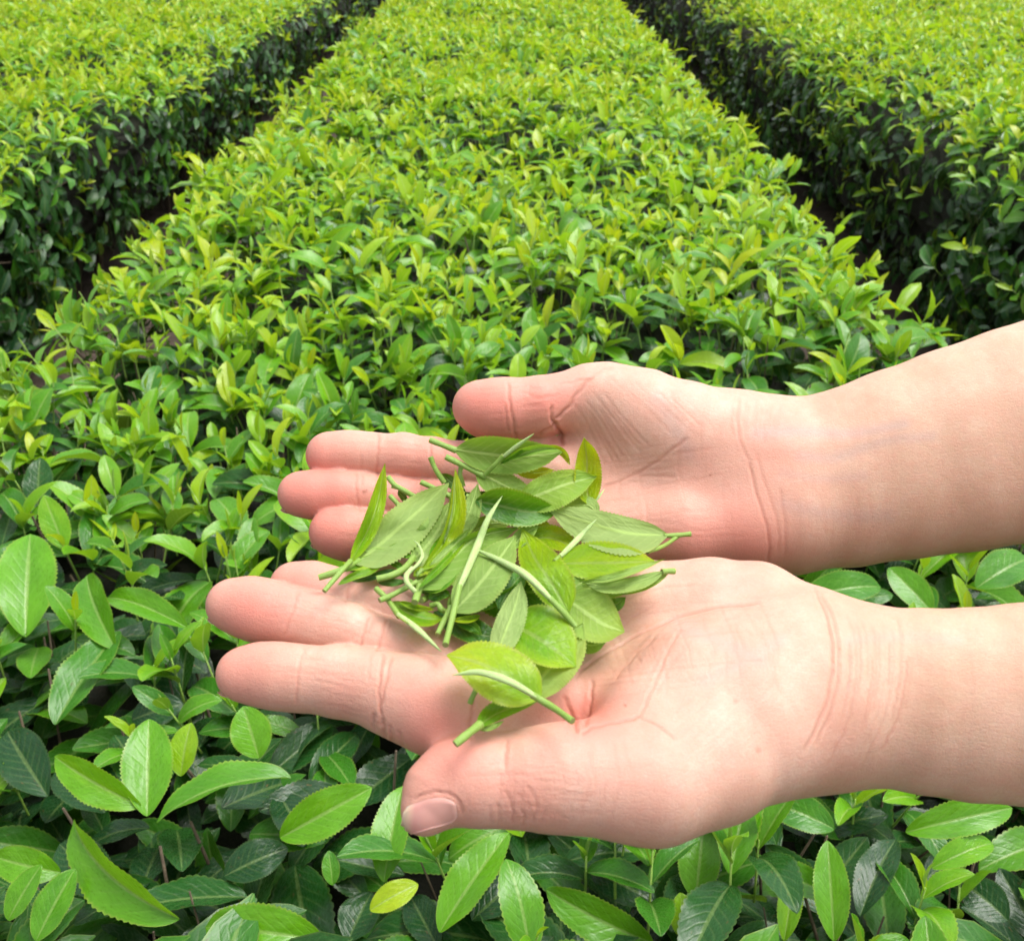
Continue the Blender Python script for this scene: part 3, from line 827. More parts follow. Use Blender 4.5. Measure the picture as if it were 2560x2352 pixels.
def stem_material(name, c0, c1, down=0.0, rough=0.45):
    t = NT(name)
    co = t.n('TexCoord').outputs['UV']
    mp = t.n('Mapping')
    mp.inputs['Scale'].default_value = (4.0, 26.0, 1.0)
    t.l(co, mp.inputs['Vector'])
    n = t.n('TexNoise', Scale=3.0, Detail=4.0, Roughness=0.65)
    t.l(mp.outputs[0], n.inputs['Vector'])
    col = t.ramp(n.outputs['Fac'], [(0.3, c0), (0.7, c1)])
    sep = t.n('SeparateXYZ')
    t.l(co, sep.inputs[0])
    cut = t.maprange(sep.outputs['X'], 1.5, 1.6, 0.0, 1.0)          # the cut face carries u = 2
    col = t.mix(cut, col, (0.20, 0.22, 0.07))
    bump = t.n('Bump', Strength=0.4, Distance=0.0005)
    t.l(n.outputs['Fac'], bump.inputs['Height'])
    p = t.n('BsdfPrincipled', Roughness=rough)
    t.l(col, p.inputs['Base Color'])
    t.l(bump.outputs[0], p.inputs['Normal'])
    p.inputs['Subsurface Weight'].default_value = 0.25
    p.inputs['Subsurface Radius'].default_value = (0.5, 1.0, 0.2)
    p.inputs['Subsurface Scale'].default_value = 0.0015
    t.l(p.outputs[0], t.out.inputs['Surface'])
    return t.m


def plain_material(name, c0, c1, scale=40.0, rough=0.9, bump=0.004):
    t = NT(name)
    co = t.n('TexCoord').outputs['Object']
    n = t.n('TexNoise', Scale=scale, Detail=6.0, Roughness=0.7)
    t.l(co, n.inputs['Vector'])
    col = t.ramp(n.outputs['Fac'], [(0.3, c0), (0.7, c1)])
    b = t.n('Bump', Strength=0.6, Distance=bump)
    t.l(n.outputs['Fac'], b.inputs['Height'])
    p = t.n('BsdfPrincipled', Roughness=rough)
    t.l(col, p.inputs['Base Color'])
    t.l(b.outputs[0], p.inputs['Normal'])
    t.l(p.outputs[0], t.out.inputs['Surface'])
    return t.m


MAT_LEAF = leaf_material('tea_leaf')
MAT_PICK = leaf_material('picked_tea_leaf', True)
MAT_STEM = stem_material('green_stem', (0.140, 0.250, 0.035), (0.240, 0.365, 0.065))
MAT_BUD = stem_material('downy_bud', (0.255, 0.385, 0.105), (0.420, 0.520, 0.240), rough=0.6)
MAT_TWIG = plain_material('twig_bark', (0.050, 0.035, 0.022), (0.130, 0.095, 0.060), 90.0, 0.85, 0.002)


def profile(u, peak=0.8):
    w = np.power(np.clip(u, 0, 1), 0.74) * np.power(np.clip(1 - u, 0, 1), 0.80)
    return w / 0.342


def profile_broad(u):
    w = np.power(np.clip(u, 0, 1), 0.56) * np.power(np.clip(1 - u, 0, 1), 0.76)
    return w / 0.4080 * (1 - 0.45 * np.exp(-((1 - u) / 0.11) ** 2)) * (1 - 0.4 * np.exp(-(u / 0.07) ** 2))


def catmull(P, t):
    """Points of the curve through P at parameters t in 0..1."""
    P = np.asarray(P, float)
    n = len(P)
    if n == 2:
        return P[0] + (P[1] - P[0]) * t[:, None]
    d = np.r_[0, np.cumsum(np.linalg.norm(np.diff(P[:, :2], axis=0), axis=1))]
    d /= d[-1]
    i = np.clip(np.searchsorted(d, t, side='right') - 1, 0, n - 2)
    f = ((t - d[i]) / (d[i + 1] - d[i]))[:, None]
    p1, p2 = P[i], P[i + 1]
    p0 = np.where((i > 0)[:, None], P[np.maximum(i - 1, 0)], 2 * p1 - p2)
    p3 = np.where((i < n - 2)[:, None], P[np.minimum(i + 2, n - 1)], 2 * p2 - p1)
    return 0.5 * (2 * p1 + (p2 - p0) * f + (2 * p0 - 5 * p1 + 4 * p2 - p3) * f ** 2 + (3 * p1 - p0 - 3 * p2 + p3) * f ** 3)


def tube(P, R, sides=10, cap0=True, cap1=True):
    """A round tube through the 3-D points P with radii R: verts, loops, counts, uv."""
    P, R = np.asarray(P, float), np.asarray(R, float)
    n = len(P)
    T = np.gradient(P, axis=0)
    T /= np.linalg.norm(T, axis=1, keepdims=True) + 1e-12
    ref = np.array([0.31, 0.52, 0.79])
    X = np.cross(T, ref)
    X /= np.linalg.norm(X, axis=1, keepdims=True)
    Y = np.cross(T, X)
    a = np.arange(sides) / sides * 2 * np.pi
    V = P[:, None] + R[:, None, None] * (np.cos(a)[None, :, None] * X[:, None] + np.sin(a)[None, :, None] * Y[:, None])
    V = V.reshape(-1, 3)
    uv = np.stack(np.meshgrid(np.linspace(0, 1, n), np.arange(sides) / sides, indexing='ij'), -1).reshape(-1, 2)
    ids = np.arange(n * sides).reshape(n, sides)
    q = np.stack([ids[:-1], np.roll(ids[:-1], -1, 1), np.roll(ids[1:], -1, 1), ids[1:]], -1).reshape(-1, 4)
    loops, counts = list(q.ravel()), [4] * len(q)
    for on, row, rev in ((cap0, 0, True), (cap1, n - 1, False)):
        if on:
            k = len(V)
            V = np.vstack([V, V[row * sides:(row + 1) * sides]])
            uv = np.vstack([uv, np.full((sides, 2), 2.0 if R[row] > 0.3 * R.max() else 0.99)])
            f = list(range(k, k + sides))
            loops += f[::-1] if rev else f
            counts.append(sides)
    return V, loops, counts, uv


# ------------------------------------------------------------------ the picked shoots lying in the hands
HEAP_Y = [1040, 1150, 1260, 1400, 1480, 1560, 1640, 1720, 1800, 1900]
HEAP_Z = [0.352, 0.352, 0.350, 0.341, 0.325, 0.312, 0.302, 0.293, 0.285, 0.276]


def heap_z(y):
    return np.interp(y, HEAP_Y, HEAP_Z)


def px_to_cam(x, y, Z):
    return np.stack([(x - 1280.0) / FN * Z, -(y - 1176.0) / FN * Z, -Z], -1)


class Shoots:
    def __init__(self, arms):
        self.arms = arms
        self.cur = None
        self.rng = np.random.default_rng(11)
        self.count = 0
        # the floor the shoots lie on: the skin where there is skin, bridging between the hands
        self.gx, self.gy = np.arange(800, 1800, 9.0), np.arange(1020, 1940, 9.0)
        X, Y = np.meshgrid(self.gx, self.gy)
        ray = px_to_cam(X.ravel(), Y.ravel(), np.ones(X.size))
        Z = np.full(X.size, 0.22)
        for _ in range(28):
            P = ray * Z[:, None]
            d = np.minimum(arms[0].sdf(P), arms[1].sdf(P))
            Z = np.minimum(Z + d * 0.85, 0.5)
        heap = heap_z(Y)
        Zs = np.where(Z.reshape(X.shape) < 0.42, Z.reshape(X.shape), 9.0)
        H = np.where(Zs < 1, np.minimum(Zs, heap + 0.012), heap + 0.004)
        for _ in range(3):                          # nearest skin round about, then smoothed: leaves are stiff
            Pd = np.pad(H, 1, mode='edge')
            H = np.minimum.reduce([Pd[i:i + H.shape[0], j:j + H.shape[1]] for i in range(3) for j in range(3)])
        for _ in range(8):
            Pd = np.pad(H, 1, mode='edge')
            H = sum(Pd[i:i + H.shape[0], j:j + H.shape[1]] for i in range(3) for j in range(3)) / 9
        self.H = H

    def floor(self, x, y):
        fx = np.clip((np.asarray(x) - self.gx[0]) / 9.0, 0, len(self.gx) - 1.001)
        fy = np.clip((np.asarray(y) - self.gy[0]) / 9.0, 0, len(self.gy) - 1.001)
        i, j = fy.astype(int), fx.astype(int)
        a, b = fy - i, fx - j
        H = self.H
        return (H[i, j] * (1 - a) * (1 - b) + H[i + 1, j] * a * (1 - b) + H[i, j + 1] * (1 - a) * b + H[i + 1, j + 1] * a * b)

    def clear(self, P, gap):
        """Lift points off the skin towards the viewer."""
        for _ in range(7):
            d = np.minimum(self.arms[0].sdf(P), self.arms[1].sdf(P))
            m = d < gap
            if not m.any():
                break
            L = np.linalg.norm(P, axis=1)
            P = P * (1 - np.where(m, np.clip(gap - d, 0, 0.004) * 1.1, 0) / L)[:, None]
        return P

    def shoot(self, label, at):
        org = to_world(px_to_cam(np.array([at[0]]), np.array([at[1]]), np.array([heap_z(at[1]) - 0.006])))[0]
        self.cur = thing('tea_shoot', label, 'tea shoot', tuple(org), 'picked tea shoots heaped in the hands')
        self.org = org
        self.count += 1

    def leaf(self, spine, wl, wr, lift, side='u', age=0.2, pale=0.3, el=0.7, er=-0.4, teeth=24, wave=0.9, fold=0.0):
        """spine: photo points base -> tip; wl, wr half widths in photo pixels on the left and right of that direction;
        lift: mm above the heap's floor at base, middle, tip; el, er: how far the margins bend towards (+) the viewer, mm."""
        nr = 124
        u = np.linspace(0, 1, nr)
        S = catmull(spine, u)
        D = np.gradient(S, axis=0)
        D /= np.linalg.norm(D, axis=1, keepdims=True)
        L = np.stack([D[:, 1], -D[:, 0]], 1)
        s = np.array([-1, -0.8, -0.58, -0.36, -0.18, -0.07, 0, 0.07, 0.18, 0.36, 0.58, 0.8, 1])
        w = profile_broad(u) + 0.012
        saw = 1 + 0.095 * (1 - np.abs(((u * teeth) % 1.0) * 2 - 1)) * np.clip((u - 0.12) * 8, 0, 1)
        saw2 = 1 + 0.095 * (1 - np.abs(((u * teeth + 0.37) % 1.0) * 2 - 1)) * np.clip((u - 0.12) * 8, 0, 1)
        W = np.where(s[None] < 0, wl, wr) * w[:, None]
        edge = (np.abs(s)[None] > 0.95)
        W = W * np.where(edge, np.where(s[None] < 0, saw[:, None], saw2[:, None]), 1.0)
        X = S[:, None, 0] + L[:, None, 0] * W * -s[None]
        Y = S[:, None, 1] + L[:, None, 1] * W * -s[None]
        lf = np.interp(u, [0, 0.5, 1], lift if isinstance(lift, (tuple, list)) else (lift,) * 3)
        e = np.where(s[None] < 0, el, er) * np.abs(s)[None] ** 1.6 * np.minimum(1, profile_broad(u))[:, None]
        rib = np.exp(-(s / 0.06) ** 2)[None] * (0.35 if side == 'l' else -0.25) * (1 - 0.7 * u)[:, None]
        ph = self.rng.uniform(0, 6.28, 3)
        und = wave * (np.sin(u * 7 + ph[0])[:, None] * s[None] * 0.6 + np.sin(u * 15 + ph[1])[:, None] * np.abs(s)[None] ** 2 * 0.5 + 0.4 * np.sin(u * 4 + ph[2])[:, None])
        blade = 0.05 * np.abs(np.sin((u[:, None] * 9 - np.abs(s)[None] * 2.2) * math.pi)) * np.minimum(1, np.abs(s) * 6)[None] * (np.abs(s) < 0.9)[None]
        Z = self.floor(X, Y) - (1.0 * lf[:, None] + 2.3 * e + rib + und + (blade if side == 'u' else -blade)) * 0.001
        P = px_to_cam(X.ravel(), Y.ravel(), Z.ravel())
        P = self.clear(P, 0.0005)
        nc = len(s)
        ids = np.arange(nr * nc).reshape(nr, nc)
        q = np.stack([ids[:-1, :-1], ids[1:, :-1], ids[1:, 1:], ids[:-1, 1:]], -1).reshape(-1, 4)
        V = P.reshape(nr, nc, 3)
        mid = nr // 2
        nrm = np.cross(V[mid + 3, 6] - V[mid, 6], V[mid, 9] - V[mid, 3])
        towards = nrm @ V[mid, 6] < 0
        if towards != (side == 'u'):
            q = q[:, ::-1]
        uv = np.stack(np.meshgrid(u, (s + 1) / 2, indexing='ij'), -1).reshape(-1, 2)
        r = self.rng.uniform()
        n = len(P)
        me = new_mesh('leaf', to_world(P) - self.org, q, np.full(len(q), 4), MAT_PICK,
                      {'age': np.full(n, age), 'pale': np.full(n, pale), 'rnd': np.full(n, r)}, uv)
        return link('leaf', me, self.cur)

    def stem(self, pts, r, lift, name='stem', mat=None, tip=None, bend=None):
        """A round stalk through photo points; r in photo pixels."""
        k = 26 if tip else 14
        t = np.linspace(0, 1, k)
        S = catmull(pts, t)
        lf = np.interp(t, np.linspace(0, 1, len(lift)), lift) if isinstance(lift, (tuple, list)) else np.full(k, lift)
        Z = self.floor(S[:, 0], S[:, 1]) - 1.0 * lf * 0.001
        P = px_to_cam(S[:, 0], S[:, 1], Z)
        R = np.full(k, r * 0.88) * Z / FN
        if tip:                                    # a bud: slim at the foot, full in the middle, pointed
            R = R * np.interp(t, [0, 0.12, 0.45, 0.8, 0.94, 1], [0.62, 0.82, 1.0, 0.62, 0.28, 0.05])
        else:
            R = R * (1 + 0.06 * np.sin(t * 9 + self.rng.uniform(0, 6)) + 0.10 * np.exp(-((t - 1) / 0.08) ** 2))
        P = self.clear(P, float(R.max()) + 0.0002)
        V, lo, co, uv = tube(P, R, 12, True, not tip)
        if tip:                                    # furled leaf: a lengthwise ridge
            a = uv[:, 1] * 2 * np.pi
            c = np.repeat(P, 12, 0)
            V[:len(c)] = c + (V[:len(c)] - c) * (1 + 0.14 * np.cos(3 * a[:len(c)] + 4 * uv[:len(c), 0]))[:, None]
        me = new_mesh(name, to_world(V) - self.org, lo, co, mat or MAT_STEM, None, uv)
        return link(name, me, self.cur)

    def bud(self, pts, r, lift):
        return self.stem(pts, r * 0.86, lift, 'bud', MAT_BUD, tip=True)


def build_shoots(B, T):
    A = lambda x, y: (780 + .2486 * x, 1080 + .2486 * y)
    Q = lambda x, y: (1180 + .2984 * x, 1060 + .2984 * y)
    C = lambda x, y: (900 + .2089 * x, 1380 + .2089 * y)
    D = lambda x, y: (1080 + .2785 * x, 1400 + .2785 * y)
    h = Shoots((B, T))
    # bottom layer first
    h.shoot('shoot stub with dark green leaf lying lowest between the two hands', C(420, 300))
    h.leaf([C(60, 350), C(260, 260), C(460, 250), C(560, 330)], 9, 8, 3, 'u', 0.62, 0.2)
    h.leaf([C(880, 720), C(1500, 1000), C(1750, 900)], 34, 30, 3, 'u', 0.62, 0.2)
    h.leaf([(1160, 1430), (1240, 1500), (1330, 1540)], 42, 40, 2.5, 'u', 0.58, 0.2)
    h.leaf([(1260, 1470), (1330, 1480), (1420, 1470)], 40, 40, 3, 'u', 0.6, 0.2)
    h.stem([C(560, 330), C(700, 420)], 8, 3)
    h.shoot('short dark stem with rolled leaf below the tall narrow yellow-green leaf', A(760, 1220))
    h.stem([A(530, 1215), A(640, 1185), A(800, 1205)], 6.5, (7, 7, 7))
    h.leaf([A(760, 1190), A(880, 1220), A(1040, 1270)], 9, 8, (7, 8, 7), 'u', 0.42, 0.2, 1.0, -1.0)
    h.leaf([A(700, 1250), A(820, 1310), A(950, 1400)], 9, 9, 4, 'u', 0.65, 0.2)
    h.shoot('green shoot stub with closely cut end pointing up at the far index finger', A(1250, 380))
    h.stem([A(1190, 250), A(1240, 370), A(1330, 510)], 7.5, (7, 6, 4))
    h.leaf([A(1300, 420), A(1420, 520), A(1560, 640)], 14, 14, 3, 'u', 0.5, 0.2)
    h.stem([A(1500, 345), A(1490, 430), A(1520, 540)], 7, (5, 5, 3))
    h.shoot('cut stalk poking out above the big grey-green leaf by the far middle finger', A(1160, 530))
    h.stem([A(1090, 500), A(1230, 565), A(1400, 650)], 7.5, (7, 6, 5))
    h.leaf([A(1360, 620), A(1560, 700), A(1800, 760)], 22, 22, 3, 'l', 0.3, 0.3)
    h.shoot('forked stem stub crossing the far middle finger beside the narrow leaf', A(880, 540))
    h.stem([A(768, 455), A(830, 530), A(930, 590), A(1030, 650)], 7.5, (5, 6, 6, 5))
    h.stem([A(800, 545), A(860, 560), A(930, 595)], 5.5, 5)
    h.leaf([A(865, 590), A(920, 660), A(950, 730)], 9, 8, 3.5, 'u', 0.5, 0.2)
    h.leaf([A(1000, 630), A(1150, 760), A(1300, 900)], 20, 20, 4, 'l', 0.3, 0.3)
    h.shoot('small cut stem end just above the far ring finger under the grey-green leaf', A(840, 690))
    h.stem([A(785, 640), A(840, 700), A(900, 770)], 7, (5, 5, 4))
    h.leaf([A(880, 750), A(960, 860), A(1060, 980)], 16, 16, 3.5, 'l', 0.3, 0.6)
    h.leaf([A(650, 1010), A(760, 880), A(850, 790)], 9, 9, 5, 'l', 0.3, 1.0)
    h.shoot('yellow leaf tips half hidden under the topmost leaf by the far thumb', Q(520, 400))
    h.leaf([Q(330, 350), Q(500, 405), Q(690, 385)], 16, 16, 3, 'u', 0.03, 0.2)
    h.leaf([Q(640, 180), Q(760, 240), Q(822, 345)], 9, 9, 3, 'u', 0.08, 0.2)
    h.shoot('yellow upright leaf standing alone against the far palm', Q(960, 640))
    h.leaf([Q(985, 680), Q(962, 500), Q(962, 300), Q(938, 112)], 30, 36, (5, 8, 12), 'u', 0.05, 0.2, 2.0, 1.0, 22)
    h.stem([Q(960, 690), Q(1010, 660), Q(1050, 610)], 5, (4, 4, 3))
    h.bud([Q(1020, 665), Q(1070, 600), Q(1112, 542)], 4, (4, 4, 3))
    h.leaf([Q(1060, 760), Q(960, 680), Q(760, 690)], 16, 22, 7, 'l', 0.3, 0.6)
    # far side of the heap
    h.shoot('topmost large leaf with long stem lying along the far index finger', A(1185, 80))
    h.stem([A(1183, 78), A(1300, 125), A(1450, 185)], 8.5, (8, 8, 7.5))
    h.leaf([A(1430, 178), (1210, 1134), (1275, 1141), (1350, 1138), Q(757, 235)], 45, 44, (8, 9, 8), 'l', 0.36, 0.15, 0.5, 0.5, 28)
    h.leaf([Q(270, 300), Q(470, 235), Q(620, 205), Q(745, 225)], 13, 9, (10, 11.5, 9.5), 'l', 0.30, 0.1, 0.8, 1.2, 18)
    h.shoot('thin stem and slim bud resting diagonally on the topmost leaf', Q(180, 350))
    h.stem([Q(108, 425), Q(200, 330), Q(262, 265)], 6.5, (9, 12, 13))
    h.bud([Q(250, 282), Q(370, 190), Q(522, 78)], 7, (13, 15, 17))
    h.leaf([Q(235, 335), Q(330, 270), Q(480, 195)], 5, 7, (11.5, 12.5, 12), 'u', 0.3, 0.2)
    h.shoot('second long stem with green leaf just below the topmost leaf', A(1345, 250))
    h.stem([A(1343, 248), A(1540, 345), A(1750, 450)], 8.5, (8, 8, 8))
    h.leaf([A(1640, 395), (1230, 1198), (1290, 1228), (1350, 1250)], 33, 35, (7, 8, 6), 'l', 0.34, 0.2, -0.5, 0.3, 24)
    h.leaf([A(1400, 640), A(1600, 640), A(1830, 600)], 9, 9, 4, 'u', 0.6, 0.2)
    h.shoot('broad green and yellow leaf pointing right towards the lone yellow leaf', Q(420, 660))
    h.leaf([Q(380, 660), Q(590, 580), Q(800, 500), Q(1048, 436)], 40, 48, (10, 12, 11), 'l', 0.20, 0.12, 0.5, 0.8, 28)
    h.stem([Q(300, 690), Q(380, 662)], 6, 9)
    h.shoot('dark glossy rolled leaf across the middle of the far side', Q(100, 610))
    h.leaf([Q(30, 640), Q(250, 690), Q(480, 735), Q(740, 728)], 47, 40, (14, 15, 10), 'u', 0.46, 0.1, 3.2, 0.4, 26, 0.3)
    h.stem([Q(-50, 600), Q(40, 642)], 7, 7)
    h.shoot('pale bud half covered by the upright bud, under the dark rolled leaf', Q(120, 740))
    h.stem([Q(-40, 650), Q(60, 712)], 6, 9)
    h.bud([Q(40, 695), Q(180, 770), Q(385, 868)], 11, (11, 12, 11))
    h.shoot('yellow leaves peeping out below the silvery leaf', Q(600, 900))
    h.leaf([Q(380, 870), Q(520, 850), Q(690, 890)], 22, 22, 7, 'u', 0.08, 0.2)
    h.leaf([Q(480, 960), Q(680, 960), Q(900, 1060)], 32, 26, 7, 'u', 0.08, 0.2)
    h.leaf([Q(1040, 1080), Q(880, 1080), Q(700, 1130)], 22, 22, 6, 'u', 0.5, 0.2)
    h.shoot('large silvery underside leaf with forked stem at the far right of the heap', Q(1700, 930))
    h.leaf([Q(1640, 930), Q(1300, 910), Q(950, 815), Q(632, 703)], 56, 38, (10, 12.5, 12), 'l', 0.30, 0.75, 1.0, 0.0, 30)
    h.stem([Q(1610, 935), Q(1700, 932), Q(1833, 920)], 7, (10, 9, 8))
    h.stem([Q(1730, 935), Q(1640, 1000), Q(1560, 1040), Q(1470, 1070)], 6, (8, 7, 7, 7))
    h.shoot('slim pale bud lying over the silvery leaf', Q(760, 1090))
    h.stem([Q(690, 1150), Q(745, 1095)], 6, (15, 16))
    h.bud([Q(735, 1110), Q(880, 970), Q(1045, 795)], 10, (16, 18, 18))
    h.shoot('broad yellow-green leaf on the right, above the three parallel folded leaves', Q(760, 1160))
    h.leaf([Q(730, 1170), Q(950, 1165), Q(1250, 1160), Q(1535, 1150)], 52, 40, (11, 13, 12), 'u', 0.13, 0.2, 1.2, 0.2, 26)
    h.stem([Q(660, 1190), Q(740, 1170)], 6, 10)
    h.shoot('three parallel folded pale leaves with cut stem resting on the near palm', Q(1640, 1240))
    h.stem([Q(1590, 1238), Q(1640, 1232), Q(1697, 1232)], 8.5, (11, 10, 9))
    h.leaf([Q(1610, 1235), Q(1380, 1320), Q(1130, 1360), Q(930, 1330)], 20, 14, (11, 12, 11), 'l', 0.26, 0.6, 0.8, 0.0, 24)
    h.leaf([Q(930, 1312), Q(1150, 1290), Q(1400, 1210), Q(1618, 1130)], 10, 9, (14, 15, 13), 'l', 0.18, 0.45, 0.5, 0.5, 22)
    h.leaf([Q(1650, 1245), Q(1430, 1360), Q(1160, 1430)], 11, 10, (9, 8, 8), 'l', 0.32, 0.4)
    h.leaf([Q(1380, 1330), Q(1100, 1400), Q(880, 1380)], 20, 24, (7, 8, 7), 'l', 0.30, 0.4)
    # left side of the heap
    h.shoot('large grey-green leaf with raised midrib and pinkish margin, stem pointing left', A(200, 1430))
    h.stem([A(68, 1462), A(190, 1425), A(330, 1370), A(460, 1300)], 10, (5, 6, 7, 7))
    h.leaf([A(430, 1320), A(640, 1160), A(960, 890), A(1378, 512)], 46, 60, (7, 11, 12), 'l', 0.24, 0.62, 0.5, 0.8, 32)
    h.leaf([A(260, 1400), A(500, 1300), A(760, 1190)], 9, 12, (5, 6.5, 6), 'u', 0.36, 0.2, 1.0, 0.4)
    h.shoot('tall narrow yellow-green leaf with its tip over the far fingers', A(200, 1500))
    h.stem([A(122, 1600), A(250, 1450), A(385, 1300)], 7.5, (8, 10, 12))
    h.leaf([A(385, 1310), A(560, 990), A(660, 700), A(735, 312)], 20, 22, (12, 15, 19), 'u', 0.17, 0.2, 2.5, 0.5, 26)
    h.leaf([A(260, 1535), A(420, 1450), A(600, 1390), A(760, 1280)], 10, 9, (8, 8, 7), 'u', 0.26, 0.2, 0.8, 0.2)
    h.leaf([A(400, 1500), A(620, 1450), A(860, 1400)], 8, 9, 3, 'u', 0.6, 0.2)
    h.shoot('pale leaf behind the folded yellow leaf, thick stem pointing left', A(800, 1450))
    h.stem([A(650, 1478), A(810, 1438), A(930, 1370), A(1020, 1270)], 10, (6, 7, 8, 9))
    h.leaf([A(1010, 1290), A(1130, 1170), A(1270, 980), A(1400, 700)], 42, 45, (9, 11, 10), 'l', 0.28, 0.45, 0.3, 0.3, 28)
    h.leaf([A(650, 1500), A(800, 1510), A(960, 1500)], 9, 10, 4, 'u', 0.55, 0.2)
    h.leaf([A(700, 1240), A(860, 1170), A(1060, 1080)], 14, 12, (6, 8, 8), 'u', 0.40, 0.2, 1.2, -0.5)
    h.leaf([A(1180, 1260), A(1290, 1130), A(1400, 960)], 14, 14, (12, 13, 13), 'u', 0.26, 0.2, 1.0, 0.5)
    h.shoot('folded yellow leaf with pale edge standing upright in the middle left', A(1200, 1300))
    h.leaf([A(1100, 1390), A(1320, 1110), A(1430, 780), A(1440, 368)], 12, 33, (12, 17, 20), 'u', 0.06, 0.4, 4.0, 0.5, 28)
    h.leaf([A(1330, 1120), A(1400, 800), A(1436, 420)], 8, 4, (17, 20.5, 21), 'l', 0.28, 0.9)
    h.leaf([A(1180, 1350), A(1390, 1170), A(1600, 960)], 10, 13, (13, 17, 16), 'l', 0.28, 0.5, 1.5, -0.5)
    h.stem([A(1040, 1450), A(1110, 1385)], 7, (10, 12))
    h.shoot('short pale leaf pointing up beside the dark rolled leaf', A(1520, 1000))
    h.leaf([A(1440, 1080), A(1570, 830), A(1668, 518)], 20, 28, (10, 13, 13), 'l', 0.3, 0.5, 0.0, 0.8, 24)
    h.shoot('curled silvery bud hooked over at the left of the heap', A(1000, 1500))
    h.stem([A(1045, 1610), A(960, 1520), A(950, 1440), A(1010, 1370)], 7.5, (12, 14, 15, 16), 'stem', MAT_BUD)
    h.bud([A(985, 1400), A(1070, 1320), A(1110, 1240), A(1075, 1140), A(1020, 1085)], 6, (16, 18, 19, 18, 17))
    h.leaf([A(1060, 1420), A(1110, 1330), A(1125, 1180)], 9, 14, 12, 'l', 0.3, 0.9)
    h.leaf([A(1020, 1450), A(1110, 1400), A(1230, 1400)], 12, 10, 11, 'u', 0.08, 0.2)
    h.shoot('long folded leaf sweeping up right from a stubby cut stem', C(690, 520))
    h.stem([C(655, 600), C(690, 500), C(720, 410)], 10.5, (13, 12, 12))
    h.leaf([C(700, 440), (1118, 1408), (1190, 1345), (1296, 1318)], 17, 52, (12, 14, 11), 'l', 0.30, 0.15, 2.0, -0.5, 30)
    h.leaf([C(720, 470), C(900, 490), C(1080, 470)], 12, 8, 7, 'u', 0.45, 0.2)
    h.leaf([C(700, 430), (1118, 1398), (1182, 1322)], 8, 10, (14, 17, 14), 'u', 0.22, 0.2, 1.0, 0.5)
    h.leaf([C(740, 450), C(980, 350), C(1190, 150)], 24, 20, (10, 12, 11), 'u', 0.36, 0.2, -0.6, 0.8)
    h.leaf([A(1560, 1040), A(1760, 930), A(2020, 900)], 22, 26, (8, 9, 8), 'l', 0.24, 0.25)
    h.shoot('thin cut stem lying across the stalk of the lowest bud', C(380, 500))
    h.stem([C(232, 578), C(380, 515), C(560, 420)], 8, (8, 9, 9))
    h.stem([C(560, 420), C(680, 360)], 8, 9)
    h.leaf([C(640, 380), C(840, 260), C(1050, 150)], 15, 15, 8, 'l', 0.3, 0.2)
    h.shoot('pointed bud on a stem hanging over the near middle finger', C(400, 650))
    h.stem([C(190, 432), C(330, 570), C(470, 770)], 8, (6, 6, 6))
    h.bud([C(450, 740), C(680, 920), C(978, 1192)], 10.5, (7, 7, 5))
    h.leaf([C(390, 590), C(560, 720), C(800, 800), C(1010, 790)], 22, 22, (5, 5, 4), 'u', 0.26, 0.2, 0.8, 1.4)
    h.leaf([C(470, 590), C(680, 660), C(900, 690)], 8, 8, (7, 8, 7), 'u', 0.10, 0.2, 1.0, 0.0)
    h.shoot('withered brownish curled scrap in the shade by the stubby stem', C(900, 640))
    h.stem([C(735, 580), C(800, 545), C(850, 520)], 9, (9, 7, 6))
    h.stem([C(850, 640), C(930, 620), C(970, 680), C(1040, 720)], 8, (7, 9, 8, 6))
    # centre of the heap
    h.shoot('small rolled green leaf tucked under the large pale leaf by its stem', C(1200, 740))
    h.leaf([C(1180, 730), C(1420, 640), C(1650, 560), C(1890, 380)], 12, 16, (8, 10, 9), 'u', 0.40, 0.2, 2.0, -1.0, 20)
    h.leaf([C(1440, 760), C(1300, 800), C(1095, 815)], 9, 9, (8, 9, 9), 'u', 0.10, 0.2, 1.0, 0.5)
    h.shoot('bright green stalk cut short beside the longer stalk of the pale leaf', C(960, 880))
    h.stem([C(925, 985), C(1000, 830), C(1090, 650)], 8, (7, 9, 10))
    h.leaf([C(1060, 700), C(1200, 560), C(1400, 420)], 22, 22, 7, 'l', 0.3, 0.3)
    h.leaf([C(1150, 820), C(1330, 880), C(1460, 990)], 13, 15, 6, 'u', 0.45, 0.2)
    h.leaf([C(820, 560), C(960, 500), C(1090, 520)], 15, 15, 9, 'u', 0.42, 0.2)
    h.shoot('large pale leaf with upright silvery bud on one long stalk in the centre', C(1100, 800))
    h.leaf([C(1120, 720), (1195, 1462), (1245, 1400), (1290, 1338)], 52, 54, (12, 15, 14), 'l', 0.28, 0.38, -0.3, 0.6, 28)
    h.stem([C(1022, 1110), C(1105, 780), C(1190, 410)], 9, (12, 15.5, 17))
    h.bud([C(1180, 440), A(1660, 1150), A(1770, 880), A(1915, 640)], 13, (17, 19, 20, 20))
    h.shoot('bronze glossy broad leaf with long slim pale bud curving past it, centre', D(1200, 470))
    h.leaf([D(1225, 470), D(1080, 215), D(920, -20), Q(420, 880)], 46, 54, (13, 15, 13), 'u', 0.14, 0.2, -0.4, 0.8, 28)
    h.leaf([Q(330, 1040), Q(430, 930), Q(560, 850)], 18, 20, 12, 'l', 0.28, 0.3, 0.5, 0.8)
    h.stem([D(1290, 595), D(1190, 480), D(1055, 340)], 9, (13, 16, 18))
    h.bud([D(1070, 355), (1317, 1440), (1262, 1408), A(1620, 1165)], 13, (18, 20, 20, 19))
    h.shoot('pale yellowish leaf lying lowest on the right over the near palm crease', D(1240, 390))
